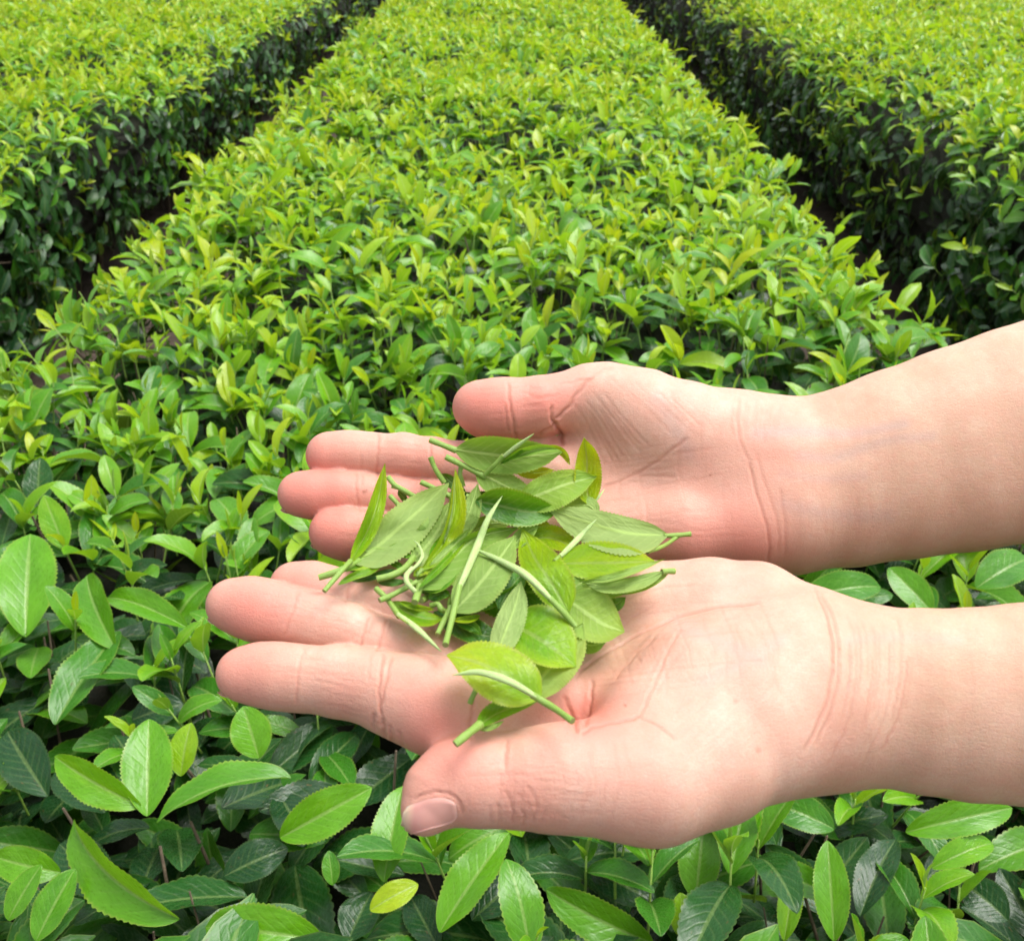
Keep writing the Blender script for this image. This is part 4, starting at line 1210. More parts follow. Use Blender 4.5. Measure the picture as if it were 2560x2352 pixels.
    h.leaf([D(1190, 330), D(1330, 440), D(1530, 570), D(1730, 645)], 66, 58, (9, 10, 8), 'l', 0.18, 0.25, 0.6, 0.4, 28)
    h.leaf([D(1300, 640), D(1400, 760), D(1560, 740)], 24, 22, 3, 'l', 0.36, 0.2)
    h.leaf([D(1500, 380), D(1640, 400), D(1740, 330)], 18, 18, 3, 'u', 0.42, 0.2)
    h.leaf([D(1180, 330), D(1330, 210), D(1500, 130)], 24, 22, (9, 10, 9), 'l', 0.22, 0.25)
    h.shoot('grey downy pointed leaf standing between the bronze leaf and the front leaf', D(620, 800))
    h.leaf([D(560, 880), D(650, 660), D(740, 420), D(800, 185)], 32, 38, (12, 16, 17), 'l', 0.32, 0.72, -0.3, 0.5, 26)
    h.stem([D(520, 960), D(565, 870)], 6, 11)
    h.shoot('bright yellow-green broad leaf pointing down right, behind the front leaf', D(760, 600))
    h.leaf([D(690, 560), D(860, 650), D(1060, 775), D(1290, 955)], 82, 56, (10, 13.5, 13), 'u', 0.20, 0.2, 0.0, 0.6, 30)
    h.leaf([D(600, 440), D(700, 260), D(860, 60)], 28, 28, 9, 'u', 0.46, 0.2, 1.2, 0.0)
    h.shoot('pale leaf with curled yellow rim under the two broad front leaves', D(950, 1160))
    h.leaf([D(860, 1240), D(1010, 1020), D(1210, 800), D(1355, 565)], 46, 56, (7, 9, 11), 'l', 0.20, 0.42, 0.0, 1.6, 28)
    h.stem([D(800, 1310), D(870, 1230)], 6, 7)
    h.shoot('short stub of stem showing under the lower edge of the front leaf', D(360, 1230))
    h.stem([D(340, 1285), D(370, 1215), D(410, 1140)], 8, (6, 7, 8))
    h.leaf([D(400, 1150), D(520, 1060), D(680, 1000)], 18, 18, 8, 'l', 0.3, 0.4)
    h.shoot('lowest shoot with thick cut stem touching the near thumb', D(300, 1560))
    h.stem([D(208, 1652), D(320, 1560), D(430, 1475)], 12, (8, 8, 8))
    h.leaf([D(400, 1500), D(560, 1390), D(760, 1310), D(960, 1260)], 30, 17, (8, 8, 8), 'u', 0.30, 0.2, 0.8, -0.6, 20)
    h.leaf([D(400, 1510), D(520, 1500), D(650, 1440)], 6, 8, (6, 5, 5), 'l', 0.36, 0.3)
    h.shoot('large bronze-tipped front leaf with silvery bud laid across it and stem pointing right', D(1100, 1330))
    h.leaf([D(980, 1235), D(740, 1080), D(430, 925), D(132, 850)], 70, 66, (14, 17, 16), 'u', 0.11, 0.2, -0.4, 0.9, 32)
    h.stem([D(1262, 1445), D(1100, 1330), D(900, 1210)], 10, (12, 16, 19))
    h.bud([D(930, 1225), D(680, 1085), D(420, 1005), D(178, 1032)], 13, (19, 21, 21, 19))
    return h
# ------------------------------------------------------------------ ground and the three tea hedges
TOP = 0.82                                        # height of the plucking table
GROUND = 0.11                                     # level of the soil in the lanes


def unit(v):
    return v / (np.linalg.norm(v, axis=-1, keepdims=True) + 1e-12)


def leaf_batch(pos, dr, nm, length, hw, bend, fold, nr, nc, teeth=0, twist=None):
    """All the leaves of a batch as grids: (n, nr, nc, 3), plus the unit uv grid."""
    n = len(pos)
    dr = unit(dr)
    nm = unit(nm - dr * (nm * dr).sum(-1, keepdims=True))
    sd = np.cross(nm, dr)
    u = np.linspace(0, 1, nr)
    s = np.linspace(-1, 1, nc)
    if nc == 7:
        s = np.array([-1, -0.62, -0.1, 0, 0.1, 0.62, 1])
    elif nc == 9:
        s = np.array([-1, -0.75, -0.4, -0.09, 0, 0.09, 0.4, 0.75, 1])
    elif nc == 5:
        s = np.array([-1, -0.5, 0, 0.5, 1])
    ph = bend[:, None] * (u[None] ** 1.15)
    st = np.full((n, nr), 1.0 / (nr - 1))
    cx = np.cumsum(np.cos(ph) * st, 1)
    cz = np.cumsum(np.sin(ph) * st, 1)
    cx = np.concatenate([np.zeros((n, 1)), cx[:, :-1]], 1) * length[:, None]
    cz = -np.concatenate([np.zeros((n, 1)), cz[:, :-1]], 1) * length[:, None]
    w = profile(u) + 0.02
    if nr == 3:
        w = np.array([0.10, 1.0, 0.05])
    elif nr <= 5:
        w = np.interp(u, [0, 0.25, 0.5, 0.75, 1], [0.08, 0.85, 1.0, 0.72, 0.04])
    Wd = np.repeat(w[:, None], nc, 1) * np.abs(s)[None]
    if teeth:
        saw = 1 + 0.10 * (1 - np.abs(((u * teeth) % 1.0) * 2 - 1)) * np.clip((u - 0.12) * 8, 0, 1)
        Wd[:, 0] *= saw
        Wd[:, -1] *= np.roll(saw, 1)
    lat = hw[:, None, None] * Wd[None] * np.sign(s)[None, None]
    fo = fold[:, None, None] * (1 - 0.35 * u)[None, :, None]
    hgt = np.abs(lat) * np.sin(fo)
    if nr >= 10:
        wv = np.sin(u * 17)[None, :, None] * np.abs(s)[None, None] ** 3 * (0.05 * hw)[:, None, None]
        hgt = hgt + wv
    lat = lat * np.cos(fo)
    ln = nm[:, None] * np.cos(ph)[..., None] + dr[:, None] * np.sin(ph)[..., None]
    P = (pos[:, None] + dr[:, None] * cx[..., None] + nm[:, None] * cz[..., None])[:, :, None]
    P = P + sd[:, None, None] * lat[..., None] + ln[:, :, None] * hgt[..., None]
    uv = np.stack(np.meshgrid(u, (s + 1) / 2, indexing='ij'), -1).reshape(-1, 2)
    return P.reshape(n, nr * nc, 3), uv


def grid_faces(n, nr, nc):
    ids = np.arange(nr * nc).reshape(nr, nc)
    q = np.stack([ids[:-1, :-1], ids[1:, :-1], ids[1:, 1:], ids[:-1, 1:]], -1).reshape(-1, 4)
    return (q[None] + (np.arange(n) * nr * nc)[:, None, None]).reshape(-1, 4)


class LeafSet:
    """Parameters of many leaves."""
    KEYS = ('pos', 'dr', 'nm', 'length', 'hw', 'bend', 'fold', 'age', 'pale', 'rnd')

    def __init__(self):
        self.d = {k: [] for k in self.KEYS}

    def add(self, **kw):
        for k in self.KEYS:
            self.d[k].append(np.asarray(kw[k], dtype=np.float64))

    def done(self):
        self.a = {k: np.concatenate(v) for k, v in self.d.items()}
        return self

    def sub(self, m):
        o = LeafSet()
        o.a = {k: v[m] for k, v in self.a.items()}
        return o

    def __len__(self):
        return len(self.a['length'])


def sets_to_mesh(name, parts, mat):
    """parts: (LeafSet, nr, nc, teeth) -> one mesh."""
    Vs, Fs, UV, at, off = [], [], [], {'age': [], 'pale': [], 'rnd': []}, 0
    for ls, nr, nc, teeth in parts:
        if not len(ls):
            continue
        a = ls.a
        P, uv = leaf_batch(a['pos'], a['dr'], a['nm'], a['length'], a['hw'], a['bend'], a['fold'], nr, nc, teeth)
        n, k = len(ls), nr * nc
        Vs.append(P.reshape(-1, 3))
        Fs.append(grid_faces(n, nr, nc) + off)
        UV.append(np.tile(uv, (n, 1)))
        for key in at:
            at[key].append(np.repeat(a[key], k))
        off += n * k
    F = np.concatenate(Fs)
    return new_mesh(name, np.concatenate(Vs), F, np.full(len(F), 4), mat, {k: np.concatenate(v) for k, v in at.items()}, np.concatenate(UV))


def section(xc, hw, rc, low, lean=0.22):
    """Cross-section of a clipped hedge: points and outward normals, left foot -> right foot."""
    pts = []
    for z in np.linspace(low, TOP - rc, 12):
        pts.append((xc - hw + lean * ((TOP - rc - z) / (TOP - rc - low)) ** 1.4, z, -1.0, 0.05))
    for a in np.linspace(0, np.pi / 2, 9)[1:]:
        pts.append((xc - hw + rc - rc * np.cos(a), TOP - rc + rc * np.sin(a), -np.cos(a), np.sin(a)))
    top_n = 12
    for t in np.linspace(0, 1, top_n)[1:-1]:
        pts.append((xc - hw + rc + (2 * hw - 2 * rc) * t, TOP, 0.0, 1.0))
    for a in np.linspace(np.pi / 2, 0, 9)[:-1]:
        pts.append((xc + hw - rc + rc * np.cos(a), TOP - rc + rc * np.sin(a), np.cos(a), np.sin(a)))
    for z in np.linspace(TOP - rc, low, 12):
        pts.append((xc + hw - lean * ((TOP - rc - z) / (TOP - rc - low)) ** 1.4, z, 1.0, 0.05))
    return np.array(pts)


def lump(x, y):
    return (0.016 * np.sin(x * 5.1 + 1.3 * np.sin(y * 2.3)) + 0.016 * np.sin(y * 4.3 + 2.0 * np.sin(x * 1.9)) + 0.010 * np.sin(x * 17 + y * 11) + 0.010 * np.sin(y * 19 - x * 13))


class Hedge:
    def __init__(self, xc, hw, rc, y0, y1, low, seed, sides=(True, True), lean=0.1):
        self.xc, self.hw, self.rc, self.y0, self.y1, self.low = xc, hw, rc, y0, y1, low
        self.rng = np.random.default_rng(seed)
        S = section(xc, hw, rc, low, lean)
        self.lean = lean
        d = np.r_[0, np.cumsum(np.hypot(np.diff(S[:, 0]), np.diff(S[:, 1])))]
        lo, hi = 0, d[-1]
        side = TOP - rc - low
        if not sides[0]:
            lo = side + rc                       # the far flank that nothing shows
        if not sides[1]:
            hi = d[-1] - side - rc
        self.S, self.d, self.lo, self.hi = S, d, lo, hi

    def sample(self, n, ya, yb):
        r = self.rng
        t = r.uniform(self.lo, self.hi, n)
        y = r.uniform(ya, yb, n)
        c = [np.interp(t, self.d, self.S[:, i]) for i in range(4)]
        up = np.clip(c[3], 0, 1)
        pos = np.stack([c[0], y, c[1] + lump(c[0], y) * up], 1)
        flank = (1 - up)[:, None]
        pos += flank * np.stack([c[2] * lump(y, c[1] * 2) * 2.5, 0 * y, 0 * y], 1)
        nrm = unit(np.stack([c[2], 0 * y, c[3]], 1))
        return pos, nrm, up

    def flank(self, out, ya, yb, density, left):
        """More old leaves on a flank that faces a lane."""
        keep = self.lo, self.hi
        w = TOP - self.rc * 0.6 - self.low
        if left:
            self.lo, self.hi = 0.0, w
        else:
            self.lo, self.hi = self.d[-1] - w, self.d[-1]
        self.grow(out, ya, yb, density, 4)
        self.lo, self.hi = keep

    def grow(self, out, ya, yb, d_old, d_shoot, stems=None, shift=0.0, upright=0.88, avoid=None):
        r = self.rng
        area = (self.hi - self.lo) * (yb - ya)
        # mature leaves
        n = int(area * d_old)
        pos, nrm, up = self.sample(n, ya, yb)
        depth = r.uniform(0.012, 0.115, n)
        pos = pos - nrm * depth[:, None]
        az = r.uniform(0, 2 * np.pi, n)
        t1 = unit(np.cross(nrm, np.array([0.3, 0.9, 0.2])))
        t2 = np.cross(nrm, t1)
        tang = t1 * np.cos(az)[:, None] + t2 * np.sin(az)[:, None]
        el = r.normal(0.35, 0.35, n) * (0.4 + 0.6 * up)
        dr = tang * np.cos(el)[:, None] + nrm * np.sin(el)[:, None]
        dr[:, 2] -= (1 - up) * r.uniform(0.1, 0.8, n)
        L = r.normal(0.066, 0.013, n).clip(0.035, 0.098)
        dr = unit(dr)
        pos = pos - dr * (L * 0.45)[:, None]
        nm = nrm * 1.0 + np.array([0, 0, 0.7]) + r.normal(0, 0.35, (n, 3))
        out.add(pos=pos, dr=dr, nm=nm, length=L, hw=L * r.uniform(0.19, 0.235, n), bend=r.normal(0.55, 0.35, n), fold=r.uniform(0.1, 0.5, n),
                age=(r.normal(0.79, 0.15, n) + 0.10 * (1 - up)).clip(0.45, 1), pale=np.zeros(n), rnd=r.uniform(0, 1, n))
        # young shoots standing up from the table
        n = int(area * d_shoot)
        pos, nrm, up = self.sample(n, ya, yb)
        keep = r.uniform(0, 1, n) < (0.04 + 0.96 * np.clip((up - 0.30) / 0.5, 0, 1))
        if avoid is not None:
            keep &= avoid(pos + np.array([0, 0, 0.03]))
        pos, nrm, up = pos[keep], nrm[keep], up[keep]
        n = len(pos)
        axis = unit(nrm * 0.75 + np.array([0, 0, 0.55]) + r.normal(0, 0.24, (n, 3)))
        hgt = r.uniform(0.012, 0.055, n) + (r.uniform(0, 1, n) < (0.07 if avoid is None else 0.0)) * r.uniform(0.02, 0.06, n)
        size = r.normal(1.0, 0.17, n).clip(0.6, 1.4)
        young = r.normal(0.0, 0.09, n)
        foot = pos - nrm * r.uniform(0.0, 0.03, n)[:, None]
        ph0 = r.uniform(0, 6.28, n)
        x1 = unit(np.cross(axis, np.array([0.36, 0.48, 0.8])))
        x2 = np.cross(axis, x1)
        for k in range(4):
            m = r.uniform(0, 1, n) < (0.95, 0.95, 0.9, 0.75)[k]
            a = ph0 + k * 2.4 + r.normal(0, 0.3, n)
            rad = x1 * np.cos(a)[:, None] + x2 * np.sin(a)[:, None]
            inc = ((1.30, 1.02, 0.72, 0.40)[k] + r.normal(0, 0.22, n)) * upright
            dr = axis * np.cos(inc)[:, None] + rad * np.sin(inc)[:, None]
            L = (0.066, 0.060, 0.048, 0.034)[k] * size * r.uniform(0.8, 1.2, n)
            p = foot + axis * (hgt * (0.25, 0.5, 0.8, 1.0)[k])[:, None]
            nm = axis - dr * (axis * dr).sum(-1, keepdims=True)
            hwr = (0.222, 0.212, 0.195, 0.155)[k]
            age = ((0.48, 0.35, 0.22, 0.12)[k] + shift + young + r.normal(0, 0.07, n)).clip(0.02, 0.8)
            out.add(pos=p[m], dr=dr[m], nm=nm[m], length=L[m], hw=(L * hwr * r.uniform(0.85, 1.15, n))[m], bend=(r.normal((1.0, 0.85, 0.6, 0.3)[k], 0.35, n))[m],
                    fold=r.uniform(0.2, 0.85, n)[m], age=age[m], pale=np.zeros(m.sum()), rnd=r.uniform(0, 1, n)[m])
        m = r.uniform(0, 1, n) < 0.65              # the furled bud on top
        L = r.uniform(0.014, 0.034, n)
        bd = unit(axis + r.normal(0, 0.12, (n, 3)))
        out.add(pos=(foot + axis * hgt[:, None])[m], dr=bd[m], nm=x1[m], length=L[m], hw=(L * 0.09)[m], bend=r.normal(0.1, 0.15, n)[m], fold=np.full(m.sum(), 1.15),
                age=(0.20 + shift * 0.5 + young)[m].clip(0.05, 0.4), pale=np.full(m.sum(), 0.4), rnd=r.uniform(0, 1, n)[m])
        if stems is not None:
            stems.append((foot - axis * 0.03, foot + axis * (hgt + 0.004)[:, None], np.full(n, 0.0011)))

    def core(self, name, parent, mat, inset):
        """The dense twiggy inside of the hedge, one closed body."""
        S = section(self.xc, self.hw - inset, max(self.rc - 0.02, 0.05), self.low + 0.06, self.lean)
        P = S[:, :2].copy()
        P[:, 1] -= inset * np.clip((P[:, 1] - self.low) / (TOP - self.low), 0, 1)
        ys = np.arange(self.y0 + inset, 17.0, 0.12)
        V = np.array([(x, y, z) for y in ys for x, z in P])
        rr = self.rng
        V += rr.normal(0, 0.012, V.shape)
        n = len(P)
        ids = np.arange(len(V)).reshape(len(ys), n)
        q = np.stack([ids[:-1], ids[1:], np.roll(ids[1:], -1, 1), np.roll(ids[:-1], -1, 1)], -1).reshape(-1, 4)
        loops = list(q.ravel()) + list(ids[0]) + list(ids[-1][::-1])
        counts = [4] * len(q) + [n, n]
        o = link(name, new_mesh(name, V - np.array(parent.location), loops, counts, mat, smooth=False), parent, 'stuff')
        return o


def bars(P0, P1, R, sides=5):
    """Many thin straight stalks."""
    n = len(P0)
    T = unit(P1 - P0)
    X = unit(np.cross(T, np.array([0.53, 0.31, 0.12])))
    Y = np.cross(T, X)
    a = np.arange(sides) / sides * 2 * np.pi
    ring = np.cos(a)[None, :, None] * X[:, None] + np.sin(a)[None, :, None] * Y[:, None]
    V = np.concatenate([P0[:, None] + ring * R[:, None, None], P1[:, None] + ring * (R * 0.7)[:, None, None]], 1)
    i = np.arange(sides)
    j = (i + 1) % sides
    f = np.stack([i, j, j + sides, i + sides], 1)
    F = (f[None] + (np.arange(n) * 2 * sides)[:, None, None]).reshape(-1, 4)
    cap = (np.arange(sides)[None] + sides + (np.arange(n) * 2 * sides)[:, None])
    loops = np.concatenate([F.ravel(), cap.ravel()])
    counts = np.r_[np.full(len(F), 4), np.full(n, sides)]
    uv = np.tile(np.stack([np.repeat([0, 1], sides), np.tile(np.arange(sides) / sides, 2)], 1), (n, 1))
    return V.reshape(-1, 3), loops, counts, uv


def px_on_plane(x, y, z):
    """World point seen at photo pixel (x, y) on the level plane at height z."""
    d = to_world(px_to_cam(np.array([float(x)]), np.array([float(y)]), np.array([1.0])))[0] - np.array([0, 0, CAM_H])
    return np.array([0, 0, CAM_H]) + d * ((z - CAM_H) / d[2])


# large leaves of the near edge: base and tip in the photo, heights above the table (cm), half width (photo px), bend, roll, age
FRONT = [
    ((449, 2296), (196, 2045), 3.0, 4.5, 66, 0.9, 0.9, 0.40), ((728, 1945), (394, 2066), 4.5, 3.0, 62, 0.9, -0.7, 0.47), ((700, 2094), (930, 1968), 2.0, 4.5, 56, 0.4, -0.3, 0.36),
    ((354, 2015), (139, 1889), 4.0, 6.0, 46, 0.5, 0.6, 0.34), ((368, 2040), (372, 1797), 3.5, 6.5, 62, 0.2, 0.0, 0.40), ((1099, 2330), (1274, 2081), 1.5, 4.5, 58, 0.3, 0.3, 0.37),
    ((960, 2204), (1009, 1965), 2.0, 4.5, 48, 0.5, 0.2, 0.40), ((808, 2350), (518, 2318), 4.0, 3.5, 62, 1.1, 0.2, 0.38), ((152, 2180), (-10, 2140), 3.0, 3.5, 44, 1.0, 0.4, 0.38),
    ((285, 2235), (150, 2110), 0.0, 0.5, 60, 0.4, 0.2, 0.92), ((648, 1895), (608, 1765), 3.0, 6.0, 50, 0.3, 0.1, 0.38), ((452, 1940), (478, 1806), 4.0, 6.5, 40, 0.3, 0.4, 0.24),
    ((832, 2212), (822, 2125), 3.0, 4.5, 22, 0.4, 0.0, 0.50), ((925, 2275), (1046, 2210), 3.0, 3.5, 34, 0.6, 0.0, 0.10), ((64, 1592), (76, 1337), 2.5, 6.5, 70, 0.35, 0.0, 0.40),
    ((290, 1622), (222, 1440), 3.0, 4.5, 48, 0.6, 0.5, 0.44), ((470, 1570), (272, 1500), 4.0, 3.5, 36, 0.9, 0.0, 0.42), ((138, 1812), (300, 1578), 1.0, 3.0, 62, 0.3, 0.4, 0.55),
    ((2085, 2072), (1915, 2008), 3.0, 3.0, 46, 0.9, 0.0, 0.55), ((2264, 2080), (2528, 2021), 3.0, 4.0, 44, 0.8, -0.2, 0.42), ((2085, 2352), (2068, 2100), 2.0, 5.5, 44, 0.3, 0.0, 0.40),
    ((1632, 2356), (1366, 2219), 2.5, 4.0, 52, 0.9, 0.5, 0.45), ((1740, 2250), (1760, 2062), 1.5, 4.0, 52, 0.4, 0.1, 0.42), ((2150, 2290), (2240, 2100), 0.5, 1.5, 46, 0.5, 0.3, 0.93),
    ((1180, 2300), (1330, 2180), 0.0, 0.5, 60, 0.4, 0.3, 0.95), ((1480, 2180), (1640, 2260), 0.0, 0.0, 56, 0.5, 0.2, 0.95), ((870, 2352), (930, 2230), 0.0, 0.8, 52, 0.4, 0.2, 0.90),
    ((330, 1800), (460, 1760), 0.0, 0.5, 44, 0.6, 0.0, 0.97), ((120, 1990), (20, 1830), 0.0, 0.8, 58, 0.5, 0.2, 0.95), ((700, 1990), (760, 2120), 0.0, 0.0, 50, 0.6, 0.2, 0.97),
    ((560, 2190), (720, 2120), 0.0, 0.4, 50, 0.5, 0.0, 0.96), ((90, 2352), (190, 2170), 2.0, 4.5, 46, 0.3, 0.2, 0.45), ((20, 2300), (105, 2160), 3.0, 5.5, 36, 0.3, 0.2, 0.42),
    ((1720, 2352), (1700, 2230), 2.5, 4.5, 36, 0.3, 0.0, 0.24), ((1960, 2352), (1990, 2160), 2.5, 5.0, 30, 0.3, 0.0, 0.30), ((2330, 2170), (2480, 2110), 2.5, 3.0, 34, 1.0, 0.0, 0.34),
    ((2520, 2300), (2400, 2200), 0.0, 0.5, 50, 0.5, 0.0, 0.93), ((1430, 2352), (1500, 2290), 0.5, 1.5, 46, 0.4, 0.0, 0.92), ((2000, 1500), (2200, 1470), 2.0, 2.5, 44, 0.9, 0.0, 0.52),
    ((2440, 1470), (2570, 1400), 2.0, 3.0, 50, 0.8, 0.0, 0.52), ((2330, 1530), (2220, 1420), 2.0, 4.0, 40, 0.4, 0.0, 0.45), ((2080, 2240), (1890, 2170), 2.0, 2.5, 40, 0.9, 0.0, 0.48),
]


def build_hedges():
    soil = plain_material('soil', (0.028, 0.018, 0.013), (0.080, 0.055, 0.038), 14.0, 0.95, 0.02)
    core_m = plain_material('shaded_twig_core', (0.006, 0.008, 0.004), (0.020, 0.018, 0.010), 70.0, 0.95, 0.01)  # solid core of the hedges, the deep inner shade put into its colour
    # ground: fine near the lanes, one sheet to the horizon
    xs = np.r_[-90, -30, -10, np.linspace(-4, 4, 81), 10, 30, 90]
    ys = np.r_[-60, -20, -6, np.linspace(-1, 11, 101), 20.0, 50, 140]
    X, Y = np.meshgrid(xs, ys, indexing='ij')
    rg = np.random.default_rng(2)
    Z = 0.02 * np.sin(X * 7) * np.sin(Y * 5) + rg.normal(0, 0.008, X.shape)
    Z[(np.abs(X) > 5) | (Y > 12) | (Y < -2)] = 0
    Z += GROUND
    V = np.stack([X, Y, Z], -1).reshape(-1, 3)
    ids = np.arange(len(V)).reshape(X.shape)
    q = np.stack([ids[:-1, :-1], ids[1:, :-1], ids[1:, 1:], ids[:-1, 1:]], -1).reshape(-1, 4)
    link('ground', new_mesh('ground', V, q, np.full(len(q), 4), soil), None, 'structure')

    specs = [
        ('clipped tea hedge row in the middle, running from under the hands into the distance', Hedge(-0.045, 0.735, 0.13, 0.0, 9.5, 0.40, 21)),
        ('tea hedge row on the left beyond the narrow brown lane, with shaded dark flank', Hedge(-2.31, 1.0, 0.16, 0.4, 9.5, 0.30, 22, (False, True), 0.11)),
        ('tea hedge row on the right behind the raised forearm, with tall shaded flank', Hedge(2.28, 0.98, 0.24, 0.4, 9.5, 0.20, 23, (True, False), 0.05)),
    ]
    roots = []
    for i, (label, hd) in enumerate(specs):
        root = thing('tea_hedge', label, 'hedge', (hd.xc, 0.5 * (hd.y0 + hd.y1), GROUND), 'clipped rows of tea bushes')
        org = np.array(root.location)
        roots.append(root)
        near_y = 1.45 if i == 0 else 0.0
        near, midl, far, stems = LeafSet(), LeafSet(), LeafSet(), []
        hd.grow(midl, max(near_y, hd.y0), 3.2, 860, 520, stems, -0.04)
        hd.grow(far, 3.2, 5.6, 380, 500, None, -0.10)
        hd.grow(far, 5.6, hd.y1, 240, 460, None, -0.14)
        hd.grow(far, hd.y1, 17.0, 230, 160)
        if i == 1:
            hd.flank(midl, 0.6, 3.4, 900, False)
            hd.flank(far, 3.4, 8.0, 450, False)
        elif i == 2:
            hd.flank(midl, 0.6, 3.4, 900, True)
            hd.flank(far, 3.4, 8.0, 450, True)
        midl, far = around_view(midl.done()), around_view(far.done())
        y_far = far.a['pos'][:, 1] > 5.4
        parts = [(midl, 5, 3, 0), (far.sub(~y_far), 4, 3, 0), (far.sub(y_far), 3, 3, 0)]
        if i == 0:
            hd.grow(near, hd.y0, 0.78, 2100, 330, stems, 0.17, 0.75, clear_of_front)
            hd.grow(near, 0.78, near_y, 1500, 450, stems, 0.04, 0.75, clear_of_front)
            near.done()
            chosen, rest = pick_visible(near, root, org)
            inner = in_view(rest, 60)
            parts += [(rest.sub(inner), 9, 5, 0), (rest.sub(~inner), 5, 3, 0)]
        for ls, *_ in parts:
            ls.a['pos'] = ls.a['pos'] - org
        link('foliage', sets_to_mesh('foliage', parts, MAT_LEAF), root, 'stuff')
        P0, P1, R = (np.concatenate([s[k] for s in stems]) for k in range(3))
        V, lo, co, uv = bars(P0 - org, P1 - org, R)
        link('green_stems', new_mesh('green_stems', V, lo, co, MAT_STEM, None, uv), root, 'stuff')
        hd.core('shaded_core', root, core_m, 0.125)
        # woody stems between the ground and the canopy, and cut twig ends in the table
        r = hd.rng
        n = int(70 * (hd.y1 - hd.y0))
        x = hd.xc + np.where(r.uniform(0, 1, n) < 0.5, -1, 1) * (hd.hw - r.uniform(0.30, 0.55, n))
        y = r.uniform(hd.y0, hd.y1, n)
        a = np.stack([x, y, np.full(n, GROUND - 0.02)], 1)
        b = a + np.stack([r.normal(0, 0.07, n), r.normal(0, 0.09, n), r.uniform(0.32, 0.55, n)], 1)
        m = int(500 * (min(hd.y1, 3.0) - hd.y0)) if i == 0 else 200
        p, nr_, up = hd.sample(m, hd.y0, 3.0)
        a2 = p - nr_ * 0.09
        b2 = p - nr_ * r.uniform(-0.006, 0.03, m)[:, None] + r.normal(0, 0.012, (m, 3))
        V, lo, co, uv = bars(np.concatenate([a, a2]) - org, np.concatenate([b, b2]) - org, np.r_[r.uniform(0.003, 0.010, n), r.uniform(0.0008, 0.0019, m)])
        link('branches', new_mesh('branches', V, lo, co, MAT_TWIG, None, uv), root, 'stuff')
    return roots


def in_view(ls, margin):
    C = to_cam(ls.a['pos'])
    x, y = project(np.minimum(C, [99, 99, -0.2]))
    return (x > -margin) & (x < 2560 + margin) & (y > -margin) & (y < 2352 + margin)


def around_view(ls):
    """The photograph's view and a wide margin about it."""
    return ls.sub(in_view(ls, 900))


def inside(poly, x, y):
    c = np.zeros(len(x), bool)
    for (x0, y0), (x1, y1) in zip(poly, poly[1:] + poly[:1]):
        t = ((y0 > y) != (y1 > y)) & (x < (x1 - x0) * (y - y0) / (y1 - y0 + 1e-9) + x0)
        c ^= t
    return c


HANDS = [[(515, 1510), (610, 1440), (690, 1410), (790, 1400), (900, 1390), (780, 1350), (700, 1250), (770, 1130), (850, 1087), (1130, 1095), (1130, 990), (1200, 950), (1500, 915), (1840, 1000), (2190, 945), (2570, 800),
          (2570, 1360), (2010, 1430), (2110, 1495), (2570, 1510), (2570, 2010), (2164, 1960), (1780, 2050), (1640, 2095), (1010, 2088), (1010, 1960), (1090, 1880), (930, 1810), (580, 1740)]]


def clear_of_front(P):
    """True where a shoot would not stand in front of one of the placed leaves."""
    C = to_cam(P)
    x, y = project(np.minimum(C, [9, 9, -0.2]))
    keep = np.ones(len(P), bool)
    for (bx, by), (tx, ty), hb, ht, hwp, bend, roll, age in FRONT:
        if age > 0.7:
            continue
        dx, dy = tx - bx, ty - by
        t = np.clip(((x - bx) * dx + (y - by) * dy) / (dx * dx + dy * dy), 0, 1)
        keep &= np.hypot(x - bx - t * dx, y - by - t * dy) > hwp * 0.9 + 12
    return keep


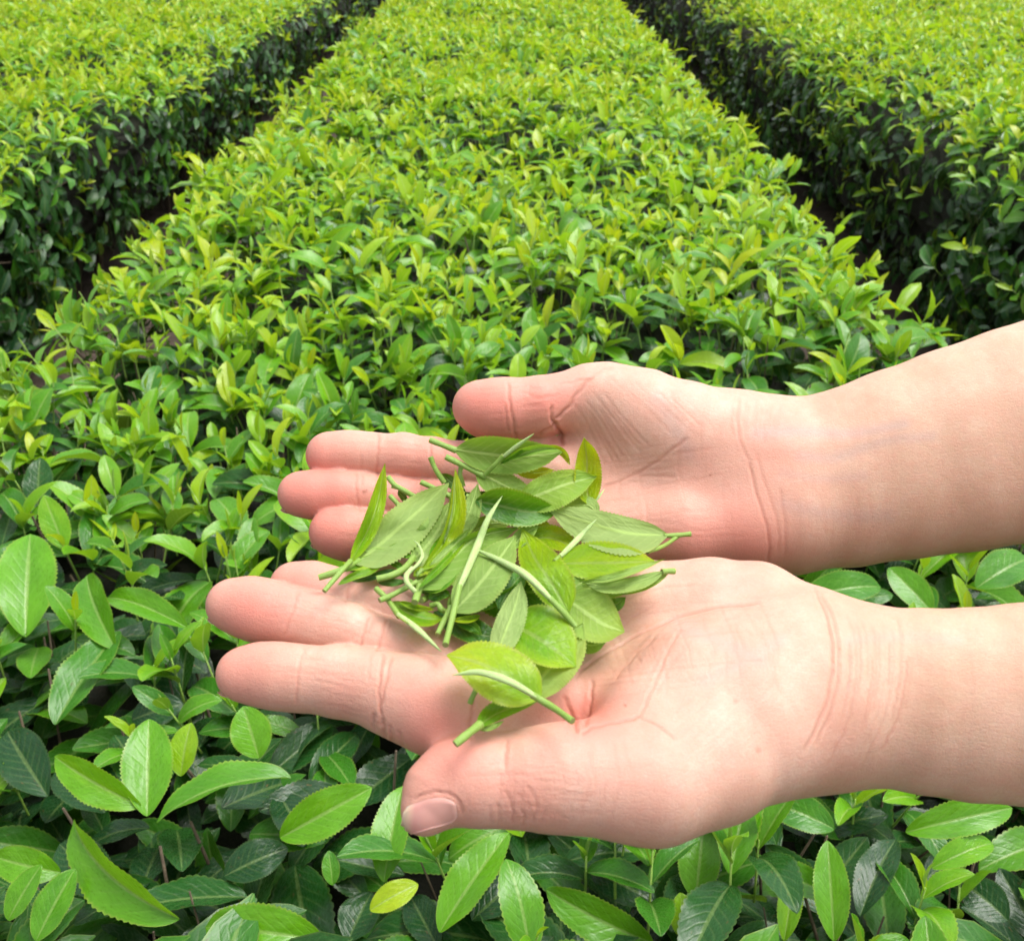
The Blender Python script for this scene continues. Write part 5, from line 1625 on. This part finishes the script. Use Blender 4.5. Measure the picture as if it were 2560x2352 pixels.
def pick_visible(near, root, org):
    """The 300 leaves of the middle hedge that show largest become objects of their own."""
    from mathutils.bvhtree import BVHTree
    a = near.a
    # hand-placed leaves of the near edge
    fr = LeafSet()
    for (bx, by), (tx, ty), hb, ht, hwp, bend, roll, age in FRONT:
        b, t = px_on_plane(bx, by, TOP + hb * 0.01), px_on_plane(tx, ty, TOP + ht * 0.01)
        ch = t - b
        cl = np.linalg.norm(ch)
        ch = ch / cl
        eye = unit(np.array([0, 0, CAM_H]) - (b + t) / 2)
        nm = unit(eye * 0.75 + np.array([0, 0, 0.6]))
        nm = unit(nm - ch * (nm @ ch))
        sd = np.cross(nm, ch)
        nm = nm * math.cos(roll) + sd * math.sin(roll)
        dr = ch * math.cos(bend / 2) + nm * math.sin(bend / 2)
        L = cl / max(0.6, math.sin(bend / 2) / (bend / 2))
        Z = -to_cam((b + t) / 2)[2]
        fr.add(pos=[b], dr=[dr], nm=[nm], length=[L], hw=[hwp * Z / FN], bend=[bend], fold=[0.45], age=[age], pale=[0.0], rnd=[(bx * 0.37) % 1.0])
    fr.done()
    both = LeafSet()
    both.a = {k: np.concatenate([fr.a[k], a[k]]) for k in LeafSet.KEYS}
    b = both.a
    nr, nc = 6, 3
    P, _ = leaf_batch(b['pos'], b['dr'], b['nm'], b['length'], b['hw'], b['bend'], b['fold'], nr, nc)
    n = len(both)
    bvh = BVHTree.FromPolygons(P.reshape(-1, 3).tolist(), grid_faces(n, nr, nc).tolist())
    eye = Vector((0, 0, CAM_H))
    C = to_cam(P.reshape(-1, 3)).reshape(n, nr * nc, 3)
    ok = C[:, :, 2] < -0.2
    X = 1280 + FN * C[:, :, 0] / np.maximum(-C[:, :, 2], 0.2)
    Y = 1176 - FN * C[:, :, 1] / np.maximum(-C[:, :, 2], 0.2)
    g = X.reshape(n, nr, nc), Y.reshape(n, nr, nc)
    ux, uy = g[0][:, 1:, 1:] - g[0][:, :-1, :-1], g[1][:, 1:, 1:] - g[1][:, :-1, :-1]
    vx, vy = g[0][:, 1:, :-1] - g[0][:, :-1, 1:], g[1][:, 1:, :-1] - g[1][:, :-1, 1:]
    area = 0.5 * np.abs(ux * vy - uy * vx).sum((1, 2))
    probe = [4, 6, 7, 8, 10, 12, 13]
    frame = (X > 0) & (X < 2560) & (Y > 0) & (Y < 2352) & ok
    seen = np.zeros(n)
    hid = inside(HANDS[0], X.ravel(), Y.ravel()).reshape(X.shape)
    for k in probe:
        for i in np.flatnonzero(frame[:, k] & ~hid[:, k]):
            d = Vector(P[i, k]) - eye
            hit = bvh.ray_cast(eye, d.normalized(), d.length + 0.01)
            if hit[2] is not None and hit[2] // ((nr - 1) * (nc - 1)) == i:
                seen[i] += 1
    score = area * seen / len(probe)
    score[:len(fr)] += 1e6
    order = np.argsort(-score)
    top = order[:300]
    mask = np.ones(n, bool)
    mask[top] = False
    # shared leaf shapes: bend x fold x age, unit length, half width 0.2
    bends, folds, ages = np.array([0.0, 0.35, 0.7, 1.1]), np.array([0.15, 0.4, 0.75]), np.array([0.08, 0.2, 0.32, 0.45, 0.6, 0.8, 0.95])
    cache = {}
    for i in top:
        front = i < len(fr)
        dr = unit(b['dr'][i])
        nm = unit(b['nm'][i] - dr * (b['nm'][i] @ dr))
        sd = np.cross(nm, dr)
        if b['pale'][i] > 0.2:                     # a bud keeps its own narrow shape
            key = ('bud',)
        elif front:
            key = ('front', int(i))
        else:
            key = (int(np.argmin(abs(bends - b['bend'][i]))), int(np.argmin(abs(folds - b['fold'][i]))), int(np.argmin(abs(ages - b['age'][i]))))
        if key not in cache:
            if key[0] == 'bud':
                be, fo, ag, hw0, pl = 0.1, 1.15, 0.2, 0.09, 0.4
            elif front:
                be, fo, ag, hw0, pl = b['bend'][i], b['fold'][i], b['age'][i], 0.2, 0.0
            else:
                be, fo, ag, hw0, pl = bends[key[0]], folds[key[1]], ages[key[2]], 0.2, 0.0
            rows = 92 if front else 46
            Q, uv = leaf_batch(np.zeros((1, 3)), np.array([[1.0, 0, 0]]), np.array([[0, 0, 1.0]]), np.ones(1), np.array([hw0]), np.array([be]), np.array([fo]), rows, 9, 26 if front else 15)
            F = grid_faces(1, rows, 9)
            kq = len(Q[0])
            cache[key] = (new_mesh('leaf', Q[0], F, np.full(len(F), 4), MAT_LEAF, {'age': np.full(kq, ag), 'pale': np.full(kq, pl), 'rnd': np.full(kq, b['rnd'][i])}, uv), hw0)
        me, hw0 = cache[key]
        o = link('leaf', me, root)
        L, w = b['length'][i], b['hw'][i] / hw0
        # template axes: x along the leaf, y = normal x direction, z the normal
        M = np.eye(4)
        M[:3, 0], M[:3, 1], M[:3, 2] = dr * L, sd * w, nm * L
        M[:3, 3] = b['pos'][i] - org
        o.matrix_basis = Matrix(M.tolist())
    return top, both.sub(mask)

# ------------------------------------------------------------------ build
HEDGES = build_hedges()
NEAR_ARM, FAR_ARM, PERSON = build_person()
build_shoots(NEAR_ARM, FAR_ARM)
